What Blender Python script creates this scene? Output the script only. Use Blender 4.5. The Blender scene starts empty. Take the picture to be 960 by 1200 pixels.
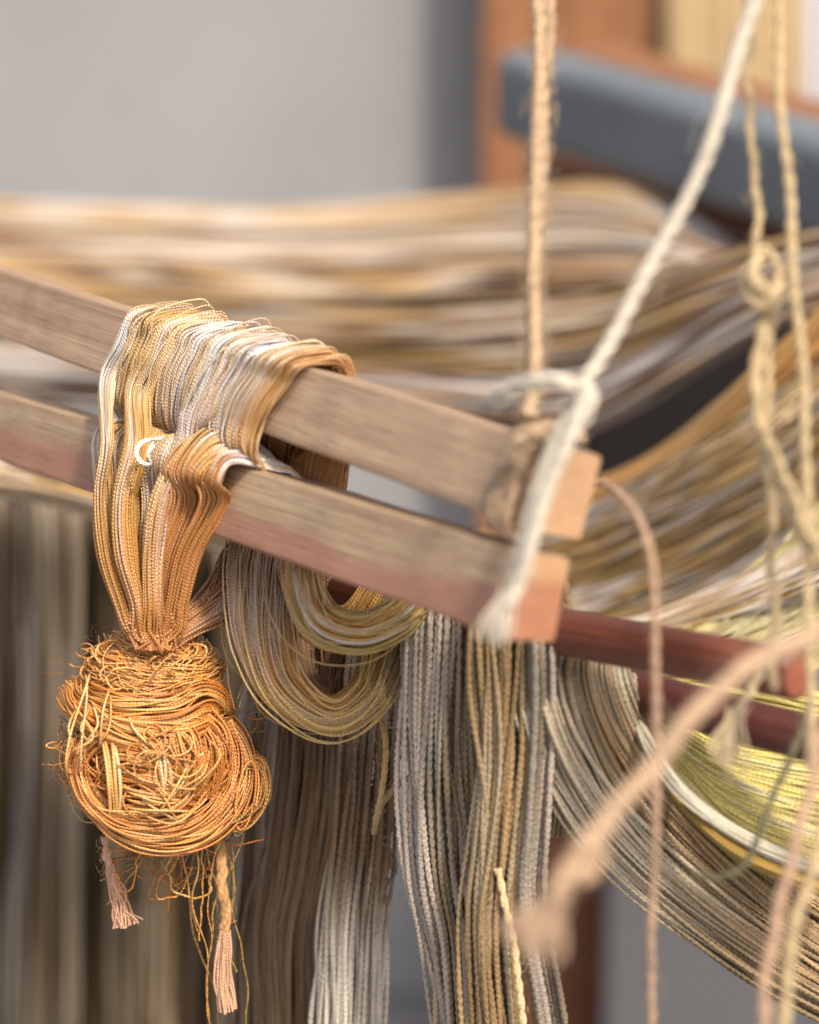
import bpy, bmesh, math, random
import numpy as np
from mathutils import Vector, Matrix

random.seed(7)
RNG = np.random.default_rng(11)

# ------------------------------------------------------------------ camera, world, sun
scene = bpy.context.scene
COL = scene.collection
PITCH = math.radians(15)
CAM = np.array([0.0, 0.0, 1.25])
LENS, SENS = 85.0, 36.0
K = SENS / (LENS * 1200.0)                      # slope per photograph pixel
FOCUS = 0.793

cam_d = bpy.data.cameras.new('camera')
cam = bpy.data.objects.new('camera', cam_d)
COL.objects.link(cam)
cam.location = CAM
cam.rotation_euler = (math.pi / 2 - PITCH, 0, 0)
cam_d.sensor_fit = 'VERTICAL'
cam_d.sensor_height = SENS
cam_d.lens = LENS
cam_d.clip_start = 0.02
cam_d.clip_end = 200
cam_d.dof.use_dof = True
cam_d.dof.focus_distance = FOCUS
cam_d.dof.aperture_fstop = 5.4
scene.camera = cam

SUN_EL, SUN_AZ = math.radians(50), math.radians(27)   # azimuth from behind the camera towards the right
sdir = Vector((math.cos(SUN_EL) * math.sin(SUN_AZ), -math.cos(SUN_EL) * math.cos(SUN_AZ), math.sin(SUN_EL)))
world = bpy.data.worlds.new('World')
scene.world = world
world.use_nodes = True
wn = world.node_tree
sky = wn.nodes.new('ShaderNodeTexSky')
sky.sky_type = 'NISHITA'
sky.sun_disc = False
sky.sun_elevation = SUN_EL
sky.sun_rotation = math.atan2(sdir.x, sdir.y)
sky.air_density = 1.0
sky.dust_density = 4.0
sky.ozone_density = 0.6
bg = wn.nodes['Background']
bg.inputs['Strength'].default_value = 0.14
wn.links.new(sky.outputs[0], bg.inputs[0])

sun_d = bpy.data.lights.new('sun', 'SUN')
sun = bpy.data.objects.new('sun', sun_d)
COL.objects.link(sun)
sun_d.energy = 2.7
sun_d.angle = math.radians(6.0)
sun_d.color = (1.0, 0.93, 0.82)
sun.rotation_euler = sdir.to_track_quat('Z', 'Y').to_euler()

scene.view_settings.view_transform = 'Standard'
scene.view_settings.look = 'None'
scene.view_settings.exposure = 0.4
scene.view_settings.gamma = 1.0
scene.cycles.use_denoising = True
scene.cycles.max_bounces = 8
scene.cycles.diffuse_bounces = 4

# ------------------------------------------------------------------ helpers
cR = np.array([1.0, 0, 0])
cF = np.array([0, math.cos(PITCH), -math.sin(PITCH)])
cU = np.array([0, math.sin(PITCH), math.cos(PITCH)])


def P(px, py, d):                                # photograph pixel at depth d -> place in metres
    return CAM + d * (cF + (px - 480) * K * cR + (600 - py) * K * cU)


def at(px, py, Y):                               # the same on the upright plane y = Y
    dr = cF + (px - 480) * K * cR + (600 - py) * K * cU
    return CAM + dr * (Y / dr[1])


def lin(r, g, b):
    def f(c):
        c /= 255.0
        return c / 12.92 if c <= 0.04045 else ((c + 0.055) / 1.055) ** 2.4
    return np.array([f(r), f(g), f(b)])


def tag(o, label=None, cat=None, group=None, kind=None):
    if label: o['label'] = label
    if cat: o['category'] = cat
    if group: o['group'] = group
    if kind: o['kind'] = kind
    return o


def thing(name, loc, label, cat, group=None):
    o = bpy.data.objects.new(name, None)
    o.empty_display_size = 0.02
    o.location = tuple(loc)
    COL.objects.link(o)
    return tag(o, label, cat, group)


def link_mesh(name, me, parent=None, kind=None):
    o = bpy.data.objects.new(name, me)
    COL.objects.link(o)
    if parent is not None:
        o.parent = parent
        o.matrix_parent_inverse = Matrix.Translation(-parent.location)
    if kind: o['kind'] = kind
    return o


def spline(ctrl, n):
    """Catmull-Rom through ctrl (m,k), resampled to n points evenly by length."""
    c = np.asarray(ctrl, float)
    if len(c) == 2:
        t = np.linspace(0, 1, n)[:, None]
        return c[0] * (1 - t) + c[1] * t
    p = np.vstack([2 * c[0] - c[1], c, 2 * c[-1] - c[-2]])
    out = []
    per = 24
    for i in range(len(c) - 1):
        p0, p1, p2, p3 = p[i:i + 4]
        t = np.linspace(0, 1, per, endpoint=False)[:, None]
        out.append(0.5 * (2 * p1 + (p2 - p0) * t + (2 * p0 - 5 * p1 + 4 * p2 - p3) * t ** 2 + (3 * p1 - p0 - 3 * p2 + p3) * t ** 3))
    out.append(c[-1:])
    q = np.vstack(out)
    L = np.r_[0, np.cumsum(np.linalg.norm(np.diff(q[:, :3], axis=0), axis=1))]
    s = np.linspace(0, L[-1], n)
    return np.stack([np.interp(s, L, q[:, k]) for k in range(q.shape[1])], 1)


def resample(pts, n):
    M, N = pts.shape[:2]
    x = np.linspace(0, N - 1, n)
    i = np.minimum(x.astype(int), N - 2)
    f = (x - i)[None, :, None]
    return pts[:, i] * (1 - f) + pts[:, i + 1] * f


def wob(M, N, amp, lo=0.5, hi=3.0, k=3, dim=3):
    """smooth random wandering, (M,N,dim)"""
    s = np.linspace(0, 1, N)[None, :, None]
    o = np.zeros((M, N, dim))
    for _ in range(k):
        f = RNG.uniform(lo, hi, (M, 1, dim))
        ph = RNG.uniform(0, 2 * np.pi, (M, 1, dim))
        a = RNG.normal(0, 1, (M, 1, dim)) / k ** 0.5 / (0.5 + f / hi)
        o += a * np.sin(2 * np.pi * f * s + ph)
    return o * amp


def unit(v):
    return v / np.maximum(np.linalg.norm(v, axis=-1, keepdims=True), 1e-12)


def frames(pts):
    T = unit(np.gradient(pts, axis=1))
    M, N = pts.shape[:2]
    A = np.zeros_like(T)
    ref = np.tile(cF, (M, 1))
    bad = np.abs((T[:, 0] * ref).sum(1)) > 0.9
    ref[bad] = cU
    a = unit(np.cross(T[:, 0], ref))
    A[:, 0] = a
    for i in range(1, N):
        a = a - (a * T[:, i]).sum(1, keepdims=True) * T[:, i]
        a = unit(a)
        A[:, i] = a
    return T, A, np.cross(T, A)


TRIS = [0]


def tubes(name, pts, rad, col, mat, parent=None, sides=5, pitch=None, ecc=0.70, kind='stuff', taper=0.0, uvp=0.0011):
    """threads (M,N,3) as ONE mesh; pitch = length of a full turn of the two plies as real shape"""
    pts = np.asarray(pts, float)
    M, N = pts.shape[:2]
    seg = np.linalg.norm(np.diff(pts, axis=1), axis=2)
    S = np.concatenate([np.zeros((M, 1)), np.cumsum(seg, 1)], 1)
    T, A, B = frames(pts)
    th = np.arange(sides) * 2 * np.pi / sides
    r = np.broadcast_to(np.asarray(rad, float).reshape(-1, 1) if np.ndim(rad) < 2 else rad, (M, N))
    if taper:
        s = np.linspace(0, 1, N)
        r = r * (1 - taper * s)[None]
    if pitch:
        ph = 2 * np.pi * S / (pitch * RNG.uniform(.82, 1.25, (M, 1))) + RNG.uniform(0, 6.28, (M, 1)) + 2.5 * wob(M, N, 1, 2, 9, 3, 1)[..., 0]
        r = r * RNG.uniform(.78, 1.18, (M, 1)) * (1 + wob(M, N, .06, 3, 14, 3, 1)[..., 0])
    else:
        ph = np.zeros((M, N))
        ecc = 1.0
    ca, sa = np.cos(th)[None, None] * r[..., None], np.sin(th)[None, None] * r[..., None] * ecc
    c, s = np.cos(ph)[..., None], np.sin(ph)[..., None]
    x, y = ca * c - sa * s, ca * s + sa * c
    V = pts[:, :, None] + x[..., None] * A[:, :, None] + y[..., None] * B[:, :, None]
    V = V.reshape(-1, 3)
    base = (np.arange(M)[:, None] * N + np.arange(N - 1)[None])[..., None] * sides
    j = np.arange(sides)
    j2 = (j + 1) % sides
    F = np.stack([base + j, base + j2, base + sides + j2, base + sides + j], -1).reshape(-1, 4)
    me = bpy.data.meshes.new(name)
    me.vertices.add(len(V))
    me.vertices.foreach_set('co', V.astype(np.float32).ravel())
    nf = len(F)
    me.loops.add(nf * 4)
    me.loops.foreach_set('vertex_index', F.astype(np.int32).ravel())
    me.polygons.add(nf)
    me.polygons.foreach_set('loop_start', np.arange(nf, dtype=np.int32) * 4)
    me.polygons.foreach_set('loop_total', np.full(nf, 4, dtype=np.int32))
    uv = me.uv_layers.new(name='UVMap')
    up_ = uvp * RNG.uniform(.8, 1.3, (M, 1, 1)); uo = RNG.uniform(0, 1, (M, 1, 1))
    u0, u1 = S[:, :-1, None] / up_ + uo, S[:, 1:, None] / up_ + uo
    z = np.zeros((M, N - 1, sides))
    va, vb = z + j / sides, z + (j + 1) / sides
    U = np.stack([np.stack([u0 + z, va], -1), np.stack([u0 + z, vb], -1), np.stack([u1 + z, vb], -1), np.stack([u1 + z, va], -1)], 3)
    uv.data.foreach_set('uv', U.astype(np.float32).ravel())
    me.update(calc_edges=True)
    at_ = me.color_attributes.new('col', 'FLOAT_COLOR', 'POINT')
    C = np.broadcast_to(np.asarray(col, float), (M, N, 3)) if np.ndim(col) != 3 else col
    C4 = np.concatenate([C, np.ones((M, N, 1))], 2)[:, :, None].repeat(sides, 2)
    at_.data.foreach_set('color', C4.astype(np.float32).ravel())
    me.polygons.foreach_set('use_smooth', np.ones(nf, dtype=bool))
    me.materials.append(mat)
    TRIS[0] += nf * 2
    return link_mesh(name, me, parent, kind)


def bundle_paths(ctrl, wa, wb, n, N=70, jit=0.25, roll=0.0, shell=0.55, lo=0.4, hi=2.0, squeeze=None, cross=0.0):
    """n threads running along a centre line. wa: half width across the picture, wb: half depth (m);
    numbers or lists along the length."""
    C = spline(ctrl, N)
    T = unit(np.gradient(C, axis=0))
    Vw = unit(C - CAM)
    A = unit(np.cross(T, Vw))
    # keep the frame from flipping
    for i in range(1, N):
        if (A[i] * A[i - 1]).sum() < 0: A[i] = -A[i]
    for _ in range(6):
        A[1:-1] = unit(A[:-2] + 2 * A[1:-1] + A[2:])
    A = unit(A - (A * T).sum(1, keepdims=True) * T)
    B = np.cross(T, A)
    s = np.linspace(0, 1, N)

    def prof(w):
        w = np.atleast_1d(np.asarray(w, float))
        return np.interp(s, np.linspace(0, 1, len(w)), w)
    wa, wb = prof(wa), prof(wb)
    al = (np.arange(n) + 0.5) / n * 2 - 1
    RNG.shuffle(al)
    al = np.sin(al * np.pi / 2) * 0.35 + al * 0.65
    sg = RNG.choice([-1, 1], n)
    q = np.sqrt(np.maximum(0, 1 - al ** 2)) * RNG.uniform(shell, 1, n)
    be = sg * q
    rl = roll * s
    ca, sa = np.cos(rl), np.sin(rl)
    a = al[:, None] * ca[None] - be[:, None] * sa[None]
    b = al[:, None] * sa[None] + be[:, None] * ca[None]
    w = wob(n, N, 1, lo, hi, 3, 2)
    a = a + w[..., 0] * jit * 0.5 + cross * RNG.normal(0, 1, (n, 1)) * (s - 0.5)[None]
    b = b + w[..., 1] * jit * 0.5
    pts = C[None] + (a * wa[None])[..., None] * A[None] + (b * wb[None])[..., None] * B[None]
    return pts, al, be


def dye(M, N, stops, shift=0.05, var=0.12, v=None, patches=(), speck=0.0, hue=0.0):
    """colour along the thread: stops [(s, colour)], blotches [(v, s, rv, rs, colour, strength)]"""
    s = np.linspace(0, 1, N)[None] + RNG.normal(0, shift, (M, 1))
    xs = np.array([p[0] for p in stops], float)
    cs = np.array([p[1] for p in stops], float)
    C = np.stack([np.interp(s, xs, cs[:, k]) for k in range(3)], -1)
    if v is not None:
        for (v0, s0, rv, rs, c, a) in patches:
            w = a * np.exp(-((v[:, None] - v0) / rv) ** 2 - ((s - s0) / rs) ** 2)
            w = np.clip(w * (1 + RNG.normal(0, 0.35, (M, 1))), 0, 1)[..., None]
            C = C * (1 - w) + np.asarray(c) * w
    C = C * np.exp(RNG.normal(0, var, (M, 1, 1)))
    if hue:
        C = C * np.exp(RNG.normal(0, hue, (M, 1, 3)))
    if speck:
        C = C * (1 + wob(M, N, speck, 4, 14, 3, 1))
    return np.clip(C, 0.004, 0.92)


# ------------------------------------------------------------------ materials
def nodes(name):
    m = bpy.data.materials.new(name)
    m.use_nodes = True
    nt = m.node_tree
    return m, nt, nt.nodes, nt.links, nt.nodes['Principled BSDF']


def thread_mat(name, rough, spec, bump, sheen=0.0, coat=0.0, groove=0.25, dist=0.00025):
    m, nt, N, L, b = nodes(name)
    a = N.new('ShaderNodeAttribute'); a.attribute_name = 'col'
    uv = N.new('ShaderNodeUVMap'); uv.uv_map = 'UVMap'
    sp = N.new('ShaderNodeSeparateXYZ')
    L.new(uv.outputs[0], sp.inputs[0])
    ad = N.new('ShaderNodeMath'); ad.operation = 'MULTIPLY_ADD'
    L.new(sp.outputs['Y'], ad.inputs[0]); ad.inputs[1].default_value = 2.0
    L.new(sp.outputs['X'], ad.inputs[2])
    mu = N.new('ShaderNodeMath'); mu.operation = 'MULTIPLY'; mu.inputs[1].default_value = 2 * math.pi
    L.new(ad.outputs[0], mu.inputs[0])
    si = N.new('ShaderNodeMath'); si.operation = 'SINE'
    L.new(mu.outputs[0], si.inputs[0])
    h = N.new('ShaderNodeMapRange'); h.inputs[1].default_value = -1; h.inputs[2].default_value = 1
    L.new(si.outputs[0], h.inputs[0])
    # fine fibre grain
    tc = N.new('ShaderNodeTexCoord')
    no = N.new('ShaderNodeTexNoise'); no.inputs['Scale'].default_value = 900; no.inputs['Detail'].default_value = 2
    L.new(tc.outputs['Object'], no.inputs['Vector'])
    mr = N.new('ShaderNodeMapRange'); mr.inputs[3].default_value = 0.72; mr.inputs[4].default_value = 1.28
    L.new(no.outputs['Fac'], mr.inputs[0])
    vm = N.new('ShaderNodeVectorMath'); vm.operation = 'SCALE'
    L.new(a.outputs['Color'], vm.inputs[0]); L.new(mr.outputs[0], vm.inputs['Scale'])
    L.new(vm.outputs[0], b.inputs['Base Color'])
    bp = N.new('ShaderNodeBump'); bp.inputs['Strength'].default_value = bump; bp.inputs['Distance'].default_value = dist
    L.new(h.outputs[0], bp.inputs['Height'])
    L.new(bp.outputs[0], b.inputs['Normal'])
    b.inputs['Roughness'].default_value = rough
    b.inputs['Specular IOR Level'].default_value = spec
    if sheen:
        b.inputs['Sheen Weight'].default_value = sheen
        b.inputs['Sheen Roughness'].default_value = 0.4
    return m


SILK = thread_mat('silk_thread', 0.27, 0.9, 0.9, 0.0)
SILK_K = thread_mat('knotted_silk', 0.29, 0.85, 0.6, 0.0)
YARN = thread_mat('cotton_yarn', 0.62, 0.35, 0.5, 0.15)
WARP = thread_mat('warp_thread', 0.5, 0.45, 0.0, 0.0)
CORD = thread_mat('cotton_cord', 0.8, 0.2, 0.5, 0.2)


def wood_mat(name, c1, c2, c3=None, split=None, scale=(8, 160, 160), rough=0.6, var=0.5):
    """grain along object X; c3/split = heartwood colour below a wavy edge at object z"""
    m, nt, N, L, b = nodes(name)
    tc = N.new('ShaderNodeTexCoord')
    mp = N.new('ShaderNodeMapping'); mp.inputs['Scale'].default_value = scale
    L.new(tc.outputs['Object'], mp.inputs[0])
    n1 = N.new('ShaderNodeTexNoise'); n1.inputs['Scale'].default_value = 1.0; n1.inputs['Detail'].default_value = 4; n1.inputs['Distortion'].default_value = 0.4
    L.new(mp.outputs[0], n1.inputs['Vector'])
    mp2 = N.new('ShaderNodeMapping'); mp2.inputs['Scale'].default_value = (scale[0] * 3, scale[1] * 9, scale[2] * 9)
    L.new(tc.outputs['Object'], mp2.inputs[0])
    n2 = N.new('ShaderNodeTexNoise'); n2.inputs['Scale'].default_value = 1.0; n2.inputs['Detail'].default_value = 2
    L.new(mp2.outputs[0], n2.inputs['Vector'])
    mx = N.new('ShaderNodeMath'); mx.operation = 'MULTIPLY_ADD'; mx.inputs[1].default_value = 0.6
    L.new(n2.outputs['Fac'], mx.inputs[0]); 
    sc = N.new('ShaderNodeMath'); sc.operation = 'MULTIPLY'; sc.inputs[1].default_value = 0.45
    L.new(n1.outputs['Fac'], sc.inputs[0]); L.new(sc.outputs[0], mx.inputs[2])
    rp = N.new('ShaderNodeValToRGB')
    rp.color_ramp.elements[0].position = 0.5 - var * 0.32; rp.color_ramp.elements[0].color = (*c2, 1)
    rp.color_ramp.elements[1].position = 0.5 + var * 0.36; rp.color_ramp.elements[1].color = (*c1, 1)
    L.new(mx.outputs[0], rp.inputs[0])
    out = rp.outputs[0]
    if c3 is not None:
        sx = N.new('ShaderNodeSeparateXYZ'); L.new(tc.outputs['Object'], sx.inputs[0])
        mp3 = N.new('ShaderNodeMapping'); mp3.inputs['Scale'].default_value = (13, 16, 16)
        L.new(tc.outputs['Object'], mp3.inputs[0])
        n3 = N.new('ShaderNodeTexNoise'); n3.inputs['Scale'].default_value = 1; n3.inputs['Detail'].default_value = 3
        L.new(mp3.outputs[0], n3.inputs['Vector'])
        e = N.new('ShaderNodeMath'); e.operation = 'MULTIPLY_ADD'; e.inputs[1].default_value = 0.016; e.inputs[2].default_value = -0.008
        L.new(n3.outputs['Fac'], e.inputs[0])
        ad = N.new('ShaderNodeMath'); ad.operation = 'ADD'
        L.new(sx.outputs['Z'], ad.inputs[0]); L.new(e.outputs[0], ad.inputs[1])
        mr = N.new('ShaderNodeMapRange'); mr.inputs[1].default_value = split - 0.0022; mr.inputs[2].default_value = split + 0.0022
        L.new(ad.outputs[0], mr.inputs[0])
        rp3 = N.new('ShaderNodeValToRGB')
        rp3.color_ramp.elements[0].position = 0.3; rp3.color_ramp.elements[0].color = (*(np.asarray(c3) * 0.72), 1)
        rp3.color_ramp.elements[1].position = 0.68; rp3.color_ramp.elements[1].color = (*c3, 1)
        L.new(mx.outputs[0], rp3.inputs[0])
        mc = N.new('ShaderNodeMix'); mc.data_type = 'RGBA'
        L.new(mr.outputs[0], mc.inputs['Factor'])
        L.new(rp3.outputs[0], mc.inputs['A']); L.new(rp.outputs[0], mc.inputs['B'])
        out = mc.outputs['Result']
    mp4 = N.new('ShaderNodeMapping'); mp4.inputs['Scale'].default_value = (scale[0] * 16, scale[1] * 5, scale[2] * 5)
    L.new(tc.outputs['Object'], mp4.inputs[0])
    n4 = N.new('ShaderNodeTexNoise'); n4.inputs['Scale'].default_value = 1; n4.inputs['Detail'].default_value = 2
    L.new(mp4.outputs[0], n4.inputs['Vector'])
    r4 = N.new('ShaderNodeMapRange'); r4.inputs[1].default_value = 0.58; r4.inputs[2].default_value = 0.68; r4.inputs[3].default_value = 1.0; r4.inputs[4].default_value = 0.84
    L.new(n4.outputs['Fac'], r4.inputs[0])
    n5 = N.new('ShaderNodeTexNoise'); n5.inputs['Scale'].default_value = 55; n5.inputs['Detail'].default_value = 5
    L.new(tc.outputs['Object'], n5.inputs['Vector'])
    r5 = N.new('ShaderNodeMapRange'); r5.inputs[1].default_value = 0.3; r5.inputs[2].default_value = 0.7; r5.inputs[3].default_value = 0.92; r5.inputs[4].default_value = 1.1
    L.new(n5.outputs['Fac'], r5.inputs[0])
    m4 = N.new('ShaderNodeMath'); m4.operation = 'MULTIPLY'; L.new(r4.outputs[0], m4.inputs[0]); L.new(r5.outputs[0], m4.inputs[1])
    v4 = N.new('ShaderNodeVectorMath'); v4.operation = 'SCALE'; L.new(out, v4.inputs[0]); L.new(m4.outputs[0], v4.inputs['Scale'])
    out = v4.outputs[0]
    L.new(out, b.inputs['Base Color'])
    bp = N.new('ShaderNodeBump'); bp.inputs['Strength'].default_value = 0.35; bp.inputs['Distance'].default_value = 0.0004
    L.new(mx.outputs[0], bp.inputs['Height']); L.new(bp.outputs[0], b.inputs['Normal'])
    b.inputs['Roughness'].default_value = rough
    b.inputs['Specular IOR Level'].default_value = 0.3
    return m


def plain_mat(name, c, rough=0.7, var=0.12, scale=6, spec=0.3):
    m, nt, N, L, b = nodes(name)
    tc = N.new('ShaderNodeTexCoord')
    n1 = N.new('ShaderNodeTexNoise'); n1.inputs['Scale'].default_value = scale; n1.inputs['Detail'].default_value = 6
    L.new(tc.outputs['Object'], n1.inputs['Vector'])
    rp = N.new('ShaderNodeValToRGB')
    c = np.asarray(c)
    rp.color_ramp.elements[0].position = 0.3; rp.color_ramp.elements[0].color = (*(c * (1 - var)), 1)
    rp.color_ramp.elements[1].position = 0.7; rp.color_ramp.elements[1].color = (*np.minimum(c * (1 + var), 0.9), 1)
    L.new(n1.outputs['Fac'], rp.inputs[0]); L.new(rp.outputs[0], b.inputs['Base Color'])
    bp = N.new('ShaderNodeBump'); bp.inputs['Strength'].default_value = 0.2; bp.inputs['Distance'].default_value = 0.002
    L.new(n1.outputs['Fac'], bp.inputs['Height']); L.new(bp.outputs[0], b.inputs['Normal'])
    b.inputs['Roughness'].default_value = rough
    b.inputs['Specular IOR Level'].default_value = spec
    return m


M_STICK_UP = wood_mat('weathered_pine', lin(200, 170, 140), lin(146, 114, 88), scale=(5, 260, 260), rough=0.62)
M_STICK_LO = wood_mat('two_tone_pine', lin(198, 171, 138), lin(156, 126, 98), lin(180, 132, 108), -0.0012, scale=(7, 190, 190), rough=0.6)
M_END = wood_mat('cut_end_grain', lin(204, 164, 126), lin(186, 142, 104), scale=(60, 60, 420), rough=0.7)
M_END_LO = wood_mat('cut_end_grain_red', lin(202, 158, 118), lin(186, 142, 102), lin(186, 128, 96), 0.003, scale=(60, 60, 420), rough=0.7)
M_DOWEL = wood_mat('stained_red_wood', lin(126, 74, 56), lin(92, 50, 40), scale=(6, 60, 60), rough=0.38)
M_DOWEL_END = plain_mat('stained_end', lin(150, 86, 64), 0.7, 0.18, 300)
M_LOOM = wood_mat('varnished_loom_wood', lin(160, 110, 74), lin(126, 84, 56), scale=(30, 30, 3), rough=0.5)
M_LOOM_D = wood_mat('dark_loom_wood', lin(134, 84, 56), lin(104, 62, 42), scale=(30, 30, 3), rough=0.55)
M_SLATE = plain_mat('slate_blue_paint', lin(112, 118, 122), 0.65, 0.14, 16)
M_WALL = plain_mat('grey_plaster', lin(152, 150, 149), 0.85, 0.07, 6)
M_FLOOR = plain_mat('grey_concrete', lin(130, 128, 126), 0.8, 0.12, 5)

# ------------------------------------------------------------------ the setting
def box_obj(name, a, b, mat, parent=None, bev=0.004, kind=None):
    """axis-aligned box from corner a to corner b, bevelled"""
    a, b = np.minimum(a, b), np.maximum(a, b)
    bm = bmesh.new()
    bmesh.ops.create_cube(bm, size=1)
    c, d = (a + b) / 2, b - a
    for v in bm.verts:
        v.co = Vector((v.co.x * d[0], v.co.y * d[1], v.co.z * d[2]))
    bmesh.ops.bevel(bm, geom=list(bm.edges), offset=bev, segments=2, profile=0.5, affect='EDGES')
    me = bpy.data.meshes.new(name)
    bm.to_mesh(me); bm.free()
    me.materials.append(mat)
    o = bpy.data.objects.new(name, me)
    COL.objects.link(o)
    o.location = c
    if parent is not None:
        o.parent = parent
        o.matrix_parent_inverse = Matrix.Translation(-parent.location)
    if kind: o['kind'] = kind
    return o


WALL_Y = 2.52
box_obj('floor', np.array([-30, -30, -0.1]), np.array([30, 30, 0.0]), M_FLOOR, kind='structure')
w = box_obj('wall', np.array([-6, WALL_Y, 0.004]), np.array([6, WALL_Y + 0.2, 3.2]), M_WALL)
tag(w, 'smooth pale grey plaster wall far behind the yarn and loom', 'wall')

# ------------------------------------------------------------------ loom in the background
LY = 2.43
loom = thing('weaving_loom', (at(590, 600, LY)[0], LY, 0.0), 'blurred orange brown wooden loom frame standing before the grey wall', 'loom')
a = at(566, -60, LY); b = at(618, 240, LY)
box_obj('upright_post', np.array([a[0], LY - 0.03, 0.0]), np.array([b[0], LY + 0.04, 1.9]), M_LOOM, loom)
a = at(622, -80, LY); b = at(776, 120, LY)
box_obj('side_board', np.array([a[0], LY - 0.01, b[2]]), np.array([b[0], LY + 0.03, a[2] + 0.2]), M_LOOM, loom)
a = at(776, -80, LY); b = at(1010, 150, LY)
box_obj('heddle_backing', np.array([a[0] + 0.004, LY + 0.02, b[2]]), np.array([b[0], LY + 0.05, a[2] + 0.2]), M_LOOM, loom)
LEGY = 2.2
a = at(622, 800, LEGY); b = at(716, 800, LEGY)
box_obj('lower_leg', np.array([a[0], LEGY, 0.0]), np.array([b[0], LEGY + 0.07, at(660, 660, LEGY)[2]]), M_LOOM_D, loom)

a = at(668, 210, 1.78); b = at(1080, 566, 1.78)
dk = box_obj('gap_shade_board', np.array([a[0], 1.78, b[2]]), np.array([b[0], 1.82, a[2]]), plain_mat('gap_shade_dark', lin(24, 18, 17), 0.8, 0.1, 8), bev=.004)  # board added so the gap between the warp skeins falls dark
tag(dk, 'near black board added for the shade in the gap between the warp skeins', 'board')
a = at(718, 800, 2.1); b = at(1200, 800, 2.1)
gp = box_obj('wall_shade_panel', np.array([a[0], 2.1, 0.004]), np.array([b[0], 2.13, at(720, 640, 2.1)[2]]), plain_mat('wall_shade_grey', lin(94, 92, 94), 0.8, 0.05, 4), bev=.004)  # added panel, its colour carries the gloom of the lower right wall
tag(gp, 'added grey panel standing in for the shaded wall behind the diagonal skein', 'panel')

# pale heddle cords in a row at top right
hed = thing('heddle_bank', at(850, 140, LY - 0.03), 'row of pale cream heddle cords above the slate blue beam', 'heddles')
x = 782
k = 0
while x < 990:
    wpx = RNG.uniform(15, 22)
    c = lin(196, 168, 124) * RNG.uniform(0.9, 1.1) if x < 925 else lin(214, 210, 214)
    n = 16
    ctrl = [at(x + wpx / 2, -90, LY - 0.03), at(x + wpx / 2 + 1, 40, LY - 0.034), at(x + wpx / 2, 190, LY - 0.03)]
    pts, al, be = bundle_paths(ctrl, wpx * 0.5 * K * 2.42, 0.006, n, 14, jit=0.1)
    tubes('heddle_cord', pts, 0.0035, np.broadcast_to(c, (n, 14, 3)) * RNG.uniform(0.85, 1.15, (n, 1, 1)), WARP, hed, sides=5)
    x += wpx + 2
    k += 1


# slate blue roller beam, coming towards the camera on the right
def prism_between(name, A, B, h, t, mat, parent=None, bev=0.006, roll=None, segs=3):
    """bar from A to B with section h (upwards) x t; local x runs along it"""
    A, B = Vector(A), Vector(B)
    ax = (B - A).normalized()
    up = Vector((0, 0, 1)) if roll is None else Vector(roll)
    up = (up - ax * up.dot(ax)).normalized()
    sd = up.cross(ax)
    L = (B - A).length
    bm = bmesh.new()
    bmesh.ops.create_cube(bm, size=1)
    for v in bm.verts:
        v.co = Vector((v.co.x * L, v.co.y * t, v.co.z * h))
    bmesh.ops.bevel(bm, geom=list(bm.edges), offset=bev, segments=segs, profile=0.5, affect='EDGES')
    me = bpy.data.meshes.new(name)
    bm.to_mesh(me); bm.free()
    for p in me.polygons: p.use_smooth = False
    me.materials.append(mat)
    o = bpy.data.objects.new(name, me)
    COL.objects.link(o)
    mw = Matrix((ax, sd, up)).transposed().to_4x4()
    mw.translation = (A + B) / 2
    o.matrix_world = mw
    if parent is not None:
        o.parent = parent
        o.matrix_parent_inverse = Matrix.Translation(-parent.location)
    return o


bA, bB = P(612, 106, 1.62), P(1060, 240, 1.30)
beam = thing('roller_beam', bA, 'slate blue painted loom beam slanting behind the cords at upper right', 'beam')
prism_between('beam_body', bA, bB, 0.058, 0.05, M_SLATE, beam, 0.012, segs=4)
prism_between('top_ledge', P(690, 62, 1.70), P(1060, 170, 1.40), 0.012, 0.05, M_LOOM, beam, 0.003)
prism_between('lower_rail', P(640, 192, 1.66), P(1060, 312, 1.36), 0.014, 0.03, M_LOOM_D, beam, 0.004)

# ------------------------------------------------------------------ warp skeins spread out behind
GOLD, PALE, BROWN, OLIVE, WHITE, ORANGE, TAN = (lin(194, 158, 106), lin(210, 194, 172), lin(148, 116, 84), lin(148, 118, 66),
                                                lin(214, 202, 192), lin(200, 150, 88), lin(186, 160, 128))
GREY = lin(168, 158, 150)
DKBR = lin(92, 68, 48)


def warp(label, ctrl, wa, wb, n, pal, r=0.0016, N=60, shift=0.05, jit=0.3, core=True):
    pts, al, be = bundle_paths([P(*c) for c in ctrl], wa, wb, n, N, jit=jit, shell=0.3, lo=0.3, hi=1.5)
    o = thing('warp_skein', P(*ctrl[0]), label, 'yarn skein', 'warp skeins stretched behind the sticks')
    kk = len(pal) * 3
    stops = []
    for i in range(kk):
        stops.append((i / (kk - 1), pal[RNG.integers(len(pal))]))
    # streaks: threads that lie together share a dye
    colr = np.zeros((n, N, 3))
    g = np.clip(((al + 1) * 4.5 + RNG.normal(0, 0.5, n)).astype(int), 0, 8)
    for q in range(9):
        idx = np.where(g == q)[0]
        if len(idx) == 0: continue
        st = [(i / (kk - 1), pal[RNG.integers(len(pal))]) for i in range(kk)]
        colr[idx] = dye(len(idx), N, st, shift, 0.14)
    tubes('thread_bundle', pts, r, colr, WARP, o, sides=4)
    return o


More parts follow.
